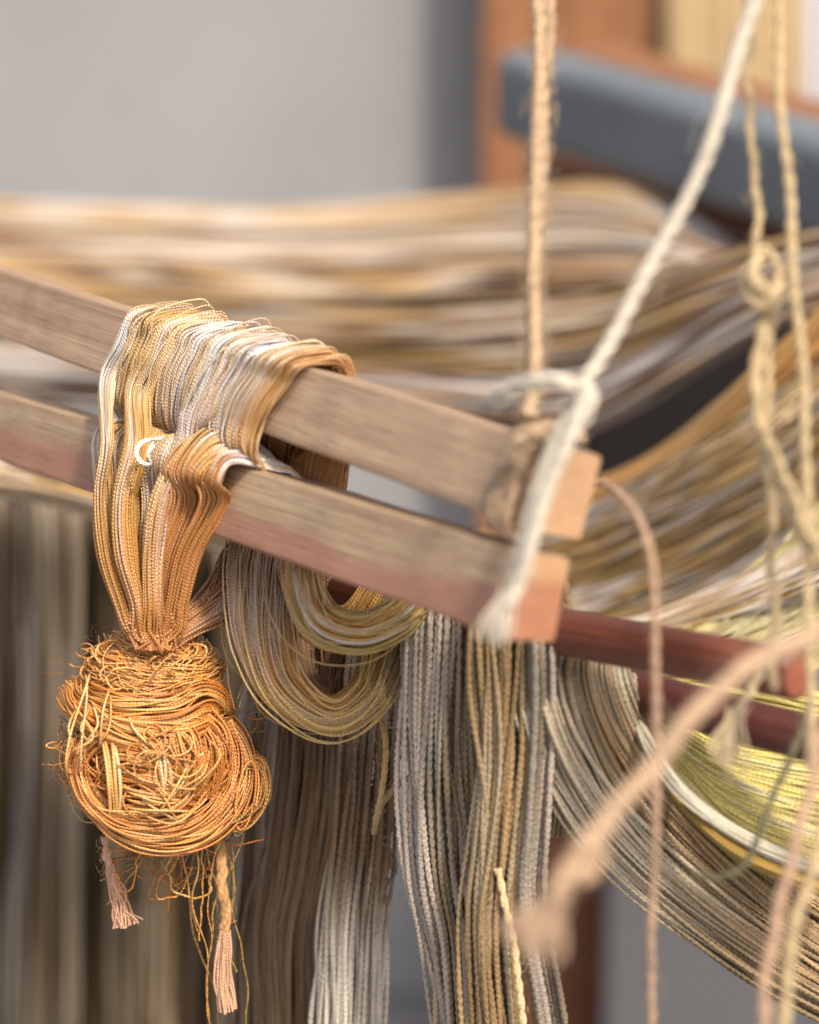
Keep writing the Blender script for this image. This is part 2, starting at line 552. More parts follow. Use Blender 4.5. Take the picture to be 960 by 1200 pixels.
warp('golden and white warp skein running straight along the top of the pile',
     [(-70, 258, 1.62), (160, 262, 1.60), (330, 268, 1.58), (560, 258, 1.55), (700, 252, 1.50), (800, 284, 1.46), (900, 350, 1.44)], [.011, .011, .012, .014, .016, .010], .02, 170, [GOLD, PALE, GOLD, TAN, WHITE])
warp('whitish tan warp skein second from the top of the pile',
     [(-70, 296, 1.54), (160, 306, 1.52), (360, 318, 1.50), (560, 308, 1.46), (720, 304, 1.42), (820, 322, 1.38), (900, 360, 1.36)], [.014, .014, .016, .018, .018, .012], .025, 190, [TAN, PALE, WHITE, BROWN, BROWN])
warp('streaky brown warp skein in the middle of the pile rising to the right',
     [(-70, 338, 1.46), (160, 352, 1.44), (380, 366, 1.41), (580, 360, 1.37), (740, 346, 1.33), (840, 340, 1.30), (1000, 330, 1.29)], [.016, .018, .020, .022, .016, .012], .025, 220, [BROWN, TAN, GOLD, BROWN, DKBR, PALE])
warp('ochre and white warp skein sagging just behind the upper stick',
     [(-70, 392, 1.37), (160, 408, 1.35), (380, 420, 1.32), (560, 418, 1.28), (720, 396, 1.24), (860, 342, 1.20), (1010, 300, 1.16)], [.018, .020, .022, .022, .018, .014], .03, 240, [GOLD, OLIVE, PALE, BROWN, DKBR, GREY])
warp('grey white warp skein sweeping up to the right above the dark gap',
     [(-70, 436, 1.28), (160, 446, 1.26), (400, 470, 1.24), (580, 486, 1.21), (700, 468, 1.17), (800, 418, 1.13), (900, 364, 1.10), (1010, 330, 1.08)], [.012, .013, .016, .016, .012, .008, .008], .03, 200, [GREY, WHITE, BROWN, TAN, GREY, DKBR])
warp('orange gold warp skein curving up at the right below the dark gap',
     [(540, 670, 1.16), (680, 606, 1.13), (780, 560, 1.10), (860, 502, 1.07), (930, 440, 1.05), (1010, 372, 1.03)], [.011, .010, .011, .012, .013], .014, 330, [ORANGE, lin(204, 160, 100), ORANGE, GOLD], r=.0009)
warp('olive and white blotched warp skein spread behind the stick ends',
     [(560, 700, 1.12), (700, 654, 1.09), (800, 606, 1.06), (900, 548, 1.03), (1020, 470, 1.0)], [.016, .020, .022, .022, .02], .02, 460, [lin(168, 138, 84), TAN, GREY, lin(164, 134, 82), GOLD], r=.0008)
warp('mustard warp skein with white patches above the red dowel',
     [(560, 742, 1.10), (690, 716, 1.09), (790, 680, 1.07), (890, 634, 1.05), (1020, 570, 1.03)], [.015, .018, .020, .018, .016], .015, 460, [lin(172, 144, 90), WHITE, lin(168, 140, 92), GREY, TAN, lin(160, 132, 80)], r=.0008, shift=.1)
warp('thin white and tan warp skein lowest of those above the red dowel',
     [(640, 766, .92), (740, 742, .91), (840, 712, .90), (1010, 640, .88)], [.005, .005, .007, .008], .006, 130, [WHITE, TAN, PALE, OLIVE], r=.0006)
# the near edge of the pile on the left
warp('tan warp skein at the near edge below the left ends of the sticks',
     [(-70, 548, 1.04), (40, 562, 1.04), (150, 590, 1.03), (260, 618, 1.02), (330, 650, 1.0)], [.008, .008, .008, .007], .03, 120, [TAN, GOLD, TAN, PALE])

# ------------------------------------------------------------------ blurred skeins hanging on the left
def hang(label, ctrl, wa, wb, n, pal, r, mat=YARN, N=60, pitch=None, sides=5, split=False, jit=0.3, group=None, var=0.14, name='hanging_skein',
         shift=0.04, roll=0.0, shell=0.4, stops=None, parts='yarn_strand', speck=0.05):
    pts, al, be = bundle_paths(ctrl, wa, wb, n, N, jit=jit, shell=shell, lo=0.4, hi=1.6, roll=roll)
    o = thing(name, ctrl[0], label, 'yarn skein', group)
    kk = 5
    cols = np.zeros((n, N, 3))
    G = 6
    g = np.clip(((al + 1) * G / 2 + RNG.normal(0, 0.2, n)).astype(int), 0, G - 1)
    for q in range(G):
        idx = np.where(g == q)[0]
        if len(idx) == 0: continue
        st = stops if stops else [(i / (kk - 1), pal[RNG.integers(len(pal))]) for i in range(kk)]
        cols[idx] = dye(len(idx), N, st, shift, var, speck=speck, hue=0.012)
    if pitch:
        ln = np.linalg.norm(np.diff(pts[0], axis=0), axis=1).sum()
        nn = max(N, int(ln / (pitch / 8)))
        pts, cols = resample(pts, nn), resample(cols, nn)
    if split:
        for i in range(n):
            tubes(parts, pts[i:i + 1], r, cols[i:i + 1], mat, o, sides=sides, pitch=pitch, kind=None)
    else:
        tubes('strand_bundle', pts, r, cols, mat, o, sides=sides, pitch=pitch)
    return o


DG, DB, DO = lin(134, 118, 96), lin(82, 65, 46), lin(96, 78, 50)  # left skeins: the shade they hang in is put into the yarn colours
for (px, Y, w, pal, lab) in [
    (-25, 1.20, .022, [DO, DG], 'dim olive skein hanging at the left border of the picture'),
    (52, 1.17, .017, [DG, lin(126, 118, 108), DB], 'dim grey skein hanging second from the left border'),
    (102, 1.22, .015, [DB, lin(78, 64, 48)], 'shade darkened brown skein hanging behind the left side of the golden knot'),
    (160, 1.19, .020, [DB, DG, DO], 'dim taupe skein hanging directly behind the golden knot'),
    (228, 1.23, .020, [DB, lin(72, 60, 48)], 'shade darkened brown skein hanging behind the right side of the golden knot'),
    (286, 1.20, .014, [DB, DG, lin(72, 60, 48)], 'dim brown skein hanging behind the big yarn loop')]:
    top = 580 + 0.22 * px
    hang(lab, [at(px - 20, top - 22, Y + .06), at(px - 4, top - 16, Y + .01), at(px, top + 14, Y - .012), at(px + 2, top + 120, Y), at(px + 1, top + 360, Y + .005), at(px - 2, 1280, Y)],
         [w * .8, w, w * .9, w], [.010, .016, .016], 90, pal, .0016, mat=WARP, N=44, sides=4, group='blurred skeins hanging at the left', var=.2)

# ------------------------------------------------------------------ the two square sticks
ZT = 0.024
TH = 0.018


class Stick:
    def __init__(s, topL, botL, topR, botR, dL, dR):
        a0, a1 = P(*topL, dL), P(*botL, dL)
        b0, b1 = P(*topR, dR), P(*botR, dR)
        s.A, s.B = (a0 + a1) / 2, (b0 + b1) / 2          # centre line of the front face
        s.t = unit(s.B - s.A)
        u = a1 - a0 + (b1 - b0)
        s.u = unit(u - (u * s.t).sum() * s.t)             # down the front face
        s.n = unit(np.cross(s.t, s.u))
        if (s.n * cF).sum() > 0: s.n = -s.n               # out of the front face
        s.L = np.linalg.norm(s.B - s.A)

    def loc(s, px, f, h):
        """point beside the stick where its front face is seen at px; f out of the face, h above its top edge"""
        lo, hi = 0.0, 1.0
        for _ in range(30):
            m = (lo + hi) / 2
            q = s.A + (s.B - s.A) * m - s.u * (ZT / 2)
            dq = q - CAM
            x = 480 + (dq @ cR) / (dq @ cF) / K
            if x < px: lo = m
            else: hi = m
        q = s.A + (s.B - s.A) * lo - s.u * (ZT / 2)
        return q + s.n * f - s.u * h

    def build(s, label, mat, mat_end, seed):
        rr = random.Random(seed)
        bm = bmesh.new()
        nx = 40
        rings = []
        bev = 0.0011
        hy, hz = TH / 2, ZT / 2
        sec = []
        for (sy, sz) in ((1, 1), (-1, 1), (-1, -1), (1, -1)):
            cy, cz = sy * (hy - bev), sz * (hz - bev)
            base = math.atan2(sz, sy)
            for k in (-1, 0, 1):
                an = base + k * math.pi / 4
                sec.append((cy + bev * math.cos(an), cz + bev * math.sin(an)))
        for i in range(nx + 1):
            x = (i / nx - 0.5) * s.L
            wv = 0.0002
            dy, dz = rr.uniform(-wv, wv), rr.uniform(-wv, wv)
            sc = 1.0
            if i in (0, nx): sc = 0.97
            rings.append([bm.verts.new((x if i != nx else x, (y + dy) * sc, (z + dz) * sc)) for y, z in sec])
        m = len(sec)
        for i in range(nx):
            for j in range(m):
                bm.faces.new((rings[i][j], rings[i + 1][j], rings[i + 1][(j + 1) % m], rings[i][(j + 1) % m]))
        f1 = bm.faces.new(rings[-1]); f0 = bm.faces.new(rings[0][::-1])
        f1.material_index = f0.material_index = 1
        bmesh.ops.recalc_face_normals(bm, faces=bm.faces)
        me = bpy.data.meshes.new('wooden_stick')
        bm.to_mesh(me); bm.free()
        me.materials.append(mat); me.materials.append(mat_end)
        o = bpy.data.objects.new('wooden_stick', me)
        COL.objects.link(o)
        c = (s.A + s.B) / 2 - s.n * (TH / 2)
        mw = Matrix((Vector(s.t), Vector(s.n), Vector(-s.u))).transposed().to_4x4()
        if mw.to_3x3().determinant() < 0:
            mw = Matrix((Vector(s.t), Vector(-s.n), Vector(-s.u))).transposed().to_4x4()
        mw.translation = c
        o.matrix_world = mw
        tag(o, label, 'stick', 'square wooden sticks tied at one end')
        return o


def ext(p0, p1, x):
    return (x, p0[1] + (p1[1] - p0[1]) * (x - p0[0]) / (p1[0] - p0[0]))


dL = 1 / (1.125 - 100 / 660 * (1.547 - 1.125))
UP = Stick(ext((0, 312), (656, 525), -100), ext((0, 398), (617, 620), -100), (656, 525), (617, 620), dL, .646)
LO = Stick(ext((0, 460), (613, 650), -100), ext((0, 540), (588, 745), -100), (613, 650), (588, 745), dL - .002, .648)
UP.build('upper square pine stick carrying the golden skein', M_STICK_UP, M_END, 1)
LO.build('lower two tone pine stick with a reddish lower half', M_STICK_LO, M_END_LO, 2)

# ------------------------------------------------------------------ the two round red dowels
def dowel(A, B, r, label):
    ax = unit(B - A)
    L = np.linalg.norm(B - A)
    bm = bmesh.new()
    ns = 24
    prof = [(-.001, 0.0), (0, .8), (.0012, 1.0), (L * .25, 1.01), (L * .5, .99), (L * .75, 1.0), (L - .0015, 1.0), (L, .82)]
    e1 = unit(np.cross(ax, [0, 0, 1])); e2 = np.cross(ax, e1)
    rings = []
    for x, k in prof:
        if k == 0: continue
        rings.append([bm.verts.new((x, r * k * math.cos(2 * math.pi * j / ns), r * k * math.sin(2 * math.pi * j / ns))) for j in range(ns)])
    for i in range(len(rings) - 1):
        for j in range(ns):
            f = bm.faces.new((rings[i][j], rings[i + 1][j], rings[i + 1][(j + 1) % ns], rings[i][(j + 1) % ns])); f.smooth = True
    f1 = bm.faces.new(rings[-1]); f0 = bm.faces.new(rings[0][::-1])
    f1.material_index = f0.material_index = 1
    bmesh.ops.recalc_face_normals(bm, faces=bm.faces)
    me = bpy.data.meshes.new('round_dowel')
    bm.to_mesh(me); bm.free()
    me.materials.append(M_DOWEL); me.materials.append(M_DOWEL_END)
    o = bpy.data.objects.new('round_dowel', me)
    COL.objects.link(o)
    mw = Matrix((Vector(ax), Vector(e1), Vector(e2))).transposed().to_4x4()
    mw.translation = Vector(A)
    o.matrix_world = mw
    return tag(o, label, 'dowel', 'round red dowels below the sticks')


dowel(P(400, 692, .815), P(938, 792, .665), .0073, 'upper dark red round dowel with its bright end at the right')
M_DOWEL = wood_mat('shaded_red_wood', lin(92, 50, 42), lin(66, 34, 30), scale=(6, 60, 60), rough=0.42)  # shade on the lower dowel, put into a darker wood colour
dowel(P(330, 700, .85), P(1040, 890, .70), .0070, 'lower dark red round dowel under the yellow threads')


def dow(px, top=True):          # point on the centre line of a dowel
    if top:
        k = (px - 400) / 538
        d = 1 / (1 / .815 + k * (1 / .665 - 1 / .815))
        return P(px, 692 + 100 * k, d)
    k = (px - 330) / 710
    d = 1 / (1 / .85 + k * (1 / .70 - 1 / .85))
    return P(px, 700 + 190 * k, d)


# ------------------------------------------------------------------ skeins hanging from the dowels
def drop(px, rad, top, path, side=-1):
    """control points: up behind the dowel, over it, then the given (px, py, dY) hang on its upright plane"""
    c = dow(px, top)
    pts = [c + np.array([0, rad, -.03]), c + np.array([0, rad * .8, 0]), c + np.array([0, 0, rad]), c + np.array([0, -rad, 0])]
    Y = c[1] - rad
    return pts + [at(a, b, Y + dy) for a, b, dy in path], Y


gm = 'skeins hanging from the dowels in the middle'
LIL, TAUPE, UMB, CRM = lin(192, 174, 158), lin(168, 143, 115), lin(144, 116, 88), lin(216, 204, 186)
p, Y = drop(362, .010, False, [(335, 760, .03), (312, 900, .05), (306, 1050, .05), (300, 1300, .05)])
hang('grey lilac hanging skein with brown strands directly beneath the big loop', p, [.010, .010, .012, .014], [.006, .008], 120, [LIL, lin(122, 96, 70), lin(146, 120, 92), lin(170, 156, 140)], .00075, N=60, pitch=.0036, group=gm)
p, Y = drop(398, .010, False, [(378, 780, .02), (372, 900, .02), (358, 1020, .02), (345, 1110, .02), (352, 1300, .02)])
hang('brown taupe hanging skein with fine twisted strands left of the white one', p, [.014, .013, .014, .014, .013], [.006, .008], 150, [lin(146, 120, 92), lin(124, 98, 72), lin(132, 104, 76)], .0007, N=60, pitch=.0034, group=gm)
p, Y = drop(446, .009, False, [(440, 800, .0), (433, 880, .0), (424, 1000, .0), (414, 1100, .0), (408, 1300, .0)])
sk3 = hang('brown to cream hanging skein with sharp twisted strands beside the open gap', p, [.008, .008, .009, .0105, .0105], [.005, .006], 64, None, .00098, N=60, pitch=.0042, sides=6, group=gm, split=True, jit=.55,
     stops=[(0, TAUPE), (.3, LIL), (.42, lin(128, 102, 76)), (.58, lin(132, 106, 78)), (.66, lin(176, 160, 138)), (.72, CRM), (1, CRM)], shift=.02)
DK = lin(128, 112, 94)
lp = [spline([at(a, b, Y - .004) for a, b in q], 200) for q in (
    [(452, 925), (460, 950), (458, 975), (448, 985), (462, 1000), (464, 1022), (452, 1040), (450, 1060)],
    [(446, 985), (456, 996), (458, 1015), (448, 1025), (458, 1034), (456, 1052), (444, 1058)],
    [(438, 850), (452, 856), (470, 862), (474, 876), (466, 892), (458, 888), (460, 874), (468, 866)],
    [(420, 870), (436, 858), (452, 852), (466, 852)], [(424, 862), (440, 850), (458, 846)])]
tubes('loose_thread', np.array(lp), .0006, np.array([DK, DK, DK, LIL, LIL])[:, None].repeat(200, 1), YARN, sk3, sides=6, pitch=.0036)
gk = 'thick yarn skeins hanging behind the stick ends'
p, Y = drop(520, .010, True, [(520, 800, .0), (522, 900, .0), (532, 1020, .0), (548, 1110, .0), (562, 1300, .0)])
hang('grey white thick yarn skein hanging left in the pair behind the stick', p, [.0095, .010, .011, .0105, .011], [.005, .007], 60, [LIL, lin(148, 128, 100), lin(184, 170, 152), lin(156, 134, 104)], .00112, N=60, pitch=.0052, sides=6, group=gk, split=True, var=.13, shift=.05, roll=.9, jit=.55)
p, Y = drop(604, .010, True, [(604, 830, .0), (600, 900, .0), (588, 1000, .0), (578, 1100, .0), (586, 1300, .0)])
hang('olive brown thick yarn skein hanging right in the pair behind the stick', p, [.012, .011, .009, .0085, .010], [.005, .007], 62, [lin(168, 138, 92), lin(156, 128, 88), lin(176, 158, 130), lin(150, 122, 84)], .00112, N=60, pitch=.0052, sides=6, group=gk, split=True, var=.13, shift=.05, roll=-.9, jit=.55)
p, Y = drop(634, .011, True, [(636, 850, .004), (628, 960, .004), (622, 1060, .004), (642, 1180, .004), (660, 1300, .004)])
hang('thin grey skein hanging at the right edge of the thick yarn pair', p, [.004, .004, .004], [.003, .003], 12, [LIL, DG, lin(150, 138, 120)], .0013, N=60, pitch=.0058, sides=6, group=gk)

# big skein swinging out to the lower right
c0 = dow(668, False)
ctrl = [c0 + np.array([-.004, .020, -.06]), c0 + np.array([-.002, .013, -.02]), c0 + np.array([0, .0, .008]), P(668, 812, .745), P(705, 900, .758), P(770, 985, .77), P(860, 1062, .78), P(980, 1140, .79), P(1100, 1190, .80)]
hang('grey olive skein swinging diagonally down to the lower right corner', ctrl, [.010, .012, .0165, .017, .0155, .014, .013], [.006, .009], 230,
     [lin(178, 158, 124), lin(160, 134, 98), lin(142, 120, 88), lin(194, 180, 156), lin(164, 134, 94)], .0008, N=70, pitch=.004, group='skeins at the lower right', roll=.3)

# yellow skein
ys = thing('yellow_skein', dow(860, False), 'bright yellow silk skein with white threads fanning out to the right', 'yarn skein')
YEL, YW, MUS = lin(208, 190, 106), lin(218, 208, 182), lin(160, 124, 40)
nt_ = 150
v = np.linspace(0, 1, nt_)
cp = []
for vi in v:
    jx = RNG.normal(0, 2.5)
    a0 = np.array([(700 + 70 * vi, 784 + 56 * vi), (748 + 10 * vi + jx, 800 + 50 * vi), (800 + 3 * vi, 822 + 98 * vi + jx * .6), (870, 838 + 142 * vi + jx * .5), (1000, 842 + 196 * vi + jx * .4)])
    dd = [.788, .772, .764 - .008 * vi, .760 - .008 * vi, .760 - .008 * vi]
    cp.append(spline([P(*a, d) for a, d in zip(a0, dd)], 70))
pts = np.array(cp) + wob(nt_, 70, .0006, .5, 2.5)
cols = dye(nt_, 70, [(0, YEL), (.3, YEL), (1, YEL * 1.02)], .05, .10, v,
           [(.38, .75, .03, .25, YW, .7), (.60, .6, .03, .2, YW, .6), (.75, .95, .04, .2, YW, .7), (1.0, .5, .04, 2, YW, .95), (.15, .9, .03, .2, YW, .5)])
tubes('thread_sheet', resample(pts, 260), .00048, resample(cols, 260), SILK, ys, sides=5, uvp=.0013)
pts2 = np.array(cp)[10::3] + np.array([0, .004, -.001]) + wob(len(cp[10::3]), 70, .001, .5, 2.5)
tubes('thread_sheet', pts2, .0008, MUS, SILK, ys, sides=5)
# white edge roll and mustard underside
pe, _, _ = bundle_paths([P(738, 812, .778), P(756, 866, .745), P(802, 932, .738), P(880, 986, .740), P(1000, 1036, .744)], [.0010, .0013, .0016], .0016, 30, 70, jit=.8)
tubes('edge_bundle', resample(pe, 220), .00042, YW, SILK, ys, sides=5)
pe, _, _ = bundle_paths([P(770, 900, .765), P(810, 953, .745), P(880, 1008, .742), P(1000, 1054, .745)], [.001, .0015, .0022], .003, 26, 60, jit=.2)
tubes('underside_bundle', pe, .0007, MUS, SILK, ys, sides=5)
# threads of it above and between the dowels
pu, al, _ = bundle_paths([P(690, 800, .90), P(770, 788, .90), P(860, 752, .90), P(930, 712, .90), P(1010, 650, .90)], [.003, .007, .014, .019, .021], .006, 260, 60, jit=.35)
tubes('thread_sheet', pu, .0005, dye(260, 60, [(0, MUS), (.4, lin(200, 186, 126)), (1, lin(200, 184, 130))], .08, .12, al, [(.3, .7, .3, .2, YW, .7), (-.5, .55, .25, .2, YW, .7)]), SILK, ys, sides=5)
pu, al, _ = bundle_paths([P(690, 806, .79), P(780, 806, .78), P(860, 812, .775), P(1010, 850, .77)], [.003, .005, .006, .006], .005, 50, 60, jit=.25)
tubes('thread_sheet', pu, .0007, dye(50, 60, [(0, MUS), (.4, YEL), (1, YEL)], .08, .12), SILK, ys, sides=5)

# ------------------------------------------------------------------ the golden skein
G1, G2, G3 = lin(206, 156, 76), lin(196, 138, 64), lin(220, 178, 108)
SIL, LILA, ORG, DORG = lin(234, 226, 222), lin(202, 192, 192), lin(198, 134, 72), lin(166, 106, 56)
neck = P(188, 738, .785)
NY = neck[1]
sk = thing('golden_skein', UP.loc(230, 0, 0), 'golden silk skein with white bands draped over the sticks and ending in a tangled knot', 'yarn skein')


def fine(pts, cols, name, r, parent, dens=.0006, mat=SILK, sides=6, pitch=None, kind='stuff', uvp=.0011):
    ln = np.linalg.norm(np.diff(pts, axis=1), axis=2).sum(1).mean()
    n = max(pts.shape[1], int(ln / dens))
    return tubes(name, resample(pts, n), r, resample(cols, n), mat, parent, sides=sides, pitch=pitch, kind=kind, uvp=uvp)


# upper sheet: over the upper stick, down its face and in behind the lower stick
def upper_sheet(n, lift, seed_v):
    P_ = []
    for vi in seed_v:
        px = 166 + (392 - 166) * vi + RNG.normal(0, 1.5 + 6 * abs(min(vi, 1)) ** 6)
        lf = lift + RNG.uniform(0, .0007) + .0012 * math.sin(vi * 9) ** 2
        ed = .4 + .6 * math.sin(math.pi * min(1, max(0, vi)) ** .8)
        px -= 34 * max(0, vi - .3) / .7
        sh = 22 * max(0, vi - .35) / .65
        c = [UP.loc(px + 6, -TH - .003, -.045), UP.loc(px + 3, -TH - .0012 - lf * .3, -.012), UP.loc(px + 1, -TH * .75, .0008 + lf), UP.loc(px, -.006, .0012 + lf),
             UP.loc(px - 1, .0012 + lf, -.0005), UP.loc(px - 3 - sh * .4, .0022 + lf * ed, -.007), UP.loc(px - 6 - sh * .75, .0028 + lf * ed, -.015), UP.loc(px - 9 - sh, .0020 + lf * ed * .8, -.023),
             UP.loc(px - 10 - sh, .0005 + lf * .5, -.030), UP.loc(px - 10 - sh, -.0045, -.0365), UP.loc(px - 9 - sh, -.012, -.0425), UP.loc(px - 6, -.021, -.048), UP.loc(px, -.024, -.062)]
        P_.append(spline(c, 90))
    return np.array(P_)


for layer, (n, lift) in enumerate([(104, .0002), (110, .0010), (92, .0019)]):
    v = np.sort((np.arange(n) + RNG.uniform(0, 1, n)) / n)
    v = v + .011 * np.sin(v * 26 + layer * 2)         # threads crowd into bands
    pts = upper_sheet(n, lift, v) + wob(n, 90, .00035, .5, 3)
    # slanting crossings
    pts += (np.linspace(-1, 1, 90)[None, :, None] * RNG.normal(0, .0009, (n, 1, 1))) * UP.t
    cols = dye(n, 90, [(0, ORG), (.25, G2), (.42, G1), (.55, G3), (.75, G1), (1, ORG)], .03, .10, v,
               [(.02, .5, .03, .3, SIL, .9), (.36, .42, .12, .13, SIL, .85), (.62, .45, .20, .18, SIL, .95), (.50, .68, .24, .12, LILA, .9), (.80, .45, .08, .12, SIL, .8),  # white along the top fold paints the sheen; other white is dyed thread
                (.80, .62, .10, .12, LILA, .7), (.97, .5, .05, .3, ORG, .7), (.88, .7, .06, .15, ORG, .7)], hue=.02)
    fine(pts, cols, 'thread_sheet', .00043, sk)

v = RNG.uniform(0, 1, 46)
pts = upper_sheet(46, .0034, v) + wob(46, 90, .0011, .5, 3.5) + (np.linspace(-1, 1, 90)[None, :, None] * RNG.normal(0, .003, (46, 1, 1))) * UP.t
fine(pts, dye(46, 90, [(0, G2), (.5, G3), (1, G1)], .05, .15, v, [(.55, .5, .4, .3, SIL, .6)]), 'stray_threads', .0003, sk)

# bundles over the lower stick, running down to the neck
def lower_bundle(px0, px1, mids, n, stops, patches=(), r=.00043, jit=.3, f0=.006, hump=.004, endx=(170, 206)):
    L = []
    v = np.sort((np.arange(n) + RNG.uniform(0, 1, n)) / n)
    lay = RNG.uniform(0, 1, n)
    for vi, ly in zip(v, lay):
        px = px0 + (px1 - px0) * vi
        hm = hump * (.30 + .70 * math.sin(math.pi * vi)) * (.55 + .45 * ly)
        c = [LO.loc(px + 30, -.016, -.012), LO.loc(px + 19, -.012, hm * .25), LO.loc(px + 10, -.006, hm * .8), LO.loc(px + 3, .000, hm), LO.loc(px - 2, .005 + .003 * ly, hm * .55), LO.loc(px - 5, f0 + .004 * ly, -.006)]
        for (mx, my, hw, md) in mids:
            c.append(P(mx + (vi - .5) * 2 * hw, my, md - .004 * ly))
        c.append(P(endx[0] + (endx[1] - endx[0]) * vi, 738 + RNG.normal(0, 4), .784 - .005 * ly))
        c.append(P(180 + RNG.normal(0, 9), 762, .784 + RNG.normal(0, .004)))
        L.append(spline(c, 80))
    pts = np.array(L) + wob(n, 80, .00045 * jit / .3, .5, 2.5)
    cols = dye(n, 80, stops, .04, .11, v, patches, hue=.02)
    fine(pts, cols, 'thread_bundle', r, sk)


lower_bundle(146, 160, [(121, 570, 9, .795), (125, 640, 10, .79), (140, 700, 8, .786)], 40, [(0, G1), (.4, G1), (1, G2)], [(.3, .35, .35, .14, SIL, .8)], endx=(146, 160))
lower_bundle(160, 206, [(146, 580, 19, .792), (148, 650, 20, .788), (160, 705, 14, .784)], 92, [(0, G2), (.35, G3), (.6, G1), (1, ORG)], [(.3, .5, .1, .15, SIL, .5), (.75, .55, .12, .2, LILA, .5)], endx=(152, 178), hump=.0045)
lower_bundle(204, 240, [(186, 590, 20, .79), (180, 650, 18, .786), (178, 705, 13, .783)], 88, [(0, G1), (.3, G3), (.5, G1), (1, ORG)], [(.3, .55, .25, .2, LILA, .8), (.75, .35, .2, .15, SIL, .6)], endx=(164, 190), hump=.0055)
lower_bundle(236, 276, [(222, 585, 25, .771), (200, 650, 20, .776), (190, 705, 14, .781)], 100, [(0, SIL), (.22, SIL), (.32, G3), (.42, ORG), (1, lin(180, 112, 58))], [(.5, .22, .6, .06, SIL, .7)], hump=.012, endx=(176, 204), f0=.009)
lower_bundle(268, 294, [(252, 588, 17, .763), (222, 650, 14, .772), (208, 705, 12, .779)], 66, [(0, G3), (.25, SIL), (.36, ORG), (1, ORG)], hump=.005, endx=(190, 214))
# threads that run on from the upper stick in one piece, across the lower stick, to the neck
def through(px0, px1, mids, n, stops, patches, endx, lift=.002):
    L = []
    v = np.sort((np.arange(n) + RNG.uniform(0, 1, n)) / n)
    lay = RNG.uniform(0, 1, n)
    for vi, ly in zip(v, lay):
        px = px0 + (px1 - px0) * vi
        rd = math.sin(math.pi * vi) ** .6
        lf = lift + .0022 * ly * rd
        c = [UP.loc(px + 5, -TH - .002, -.03), UP.loc(px + 3, -TH - .001 - lf * .3, -.010), UP.loc(px + 1, -TH * .75, lf), UP.loc(px, -.006, lf + .0004), UP.loc(px - 1, .0012 + lf, -.0005),
             UP.loc(px - 5 , .0024 + lf, -.012), UP.loc(px - 12, .0030 + lf, -.025)]
        for (mx, my, hw, md) in mids:
            c.append(P(mx + (vi - .5) * 2 * hw, my, md - .005 * ly * rd))
        c.append(P(endx[0] + (endx[1] - endx[0]) * vi, 738 + RNG.normal(0, 4), .781 - .005 * ly))
        c.append(P(180 + RNG.normal(0, 9), 762, .782 + RNG.normal(0, .004)))
        L.append(spline(c, 100))
    pts = np.array(L) + wob(n, 100, .0005, .5, 3)
    fine(pts, dye(n, 100, stops, .03, .11, v, patches, hue=.02), 'thread_bundle', .00043, sk)


GG = [(0, ORG), (.2, G2), (.3, G3), (.55, G1), (.8, G2), (1, ORG)]
through(166, 182, [(124, 520, 6, .788), (117, 580, 5, .786), (124, 650, 7, .782), (142, 710, 7, .780)], 34, GG, [(.5, .35, .5, .15, SIL, .9), (.6, .6, .3, .1, SIL, .6)], (148, 158))
through(196, 226, [(160, 520, 14, .780), (146, 585, 13, .779), (148, 650, 13, .777), (162, 708, 9, .777)], 60, GG, [(.7, .35, .2, .1, SIL, .6), (.3, .6, .15, .2, SIL, .4)], (156, 176))
through(262, 296, [(218, 520, 15, .773), (190, 585, 14, .772), (180, 650, 12, .773), (180, 708, 10, .775)], 66, GG, [(.4, .33, .5, .1, SIL, .9), (.3, .52, .35, .14, LILA, .9), (.8, .6, .25, .2, LILA, .8)], (168, 192))

# strands pulled in from behind the lower stick
pts, al, be = bundle_paths([P(330, 600, .79), P(310, 645, .80), P(276, 690, .80), (P(232, 724, .792)), P(205, 744, .787), P(185, 760, .785)], [.007, .009, .009, .006, .004, .003], [.004, .004, .003], 120, 60, jit=.35)
fine(pts, dye(120, 60, [(0, DORG), (.3, lin(150, 108, 84)), (.7, lin(190, 140, 96)), (1, ORG)], .05, .14, al, [(.3, .5, .3, .3, LILA, .5)]), 'thread_bundle', .00042, sk)

# back half of the skein seen between the sticks and under the lower one
pts, al, be = bundle_paths([P(368, 470, .765), P(362, 520, .765), P(352, 590, .79), P(336, 660, .812), P(334, 740, .825), P(345, 800, .83)], [.0125, .0125, .0125, .011, .008], .002, 130, 60, jit=.2)
fine(pts, dye(130, 60, [(0, DORG), (.3, lin(150, 104, 62)), (.6, G2), (1, lin(146, 112, 84))], .05, .16), 'back_threads', .00044, sk)

# big U loop under the lower stick
BRZ, RSE = lin(174, 136, 98), lin(200, 174, 150)
OLG = lin(188, 160, 92)
def loop(ctrl, wa, wb, n, stops, patches, r=.00043, roll=0., jit=.32, name='thread_loop', shell=.4):
    pts, al, be = bundle_paths(ctrl, wa, wb, n, 90, jit=jit, roll=roll, shell=shell, lo=.3, hi=1.2)
    fine(pts, dye(n, 90, stops, .03, .13, al, patches, hue=.02), name, r, sk)


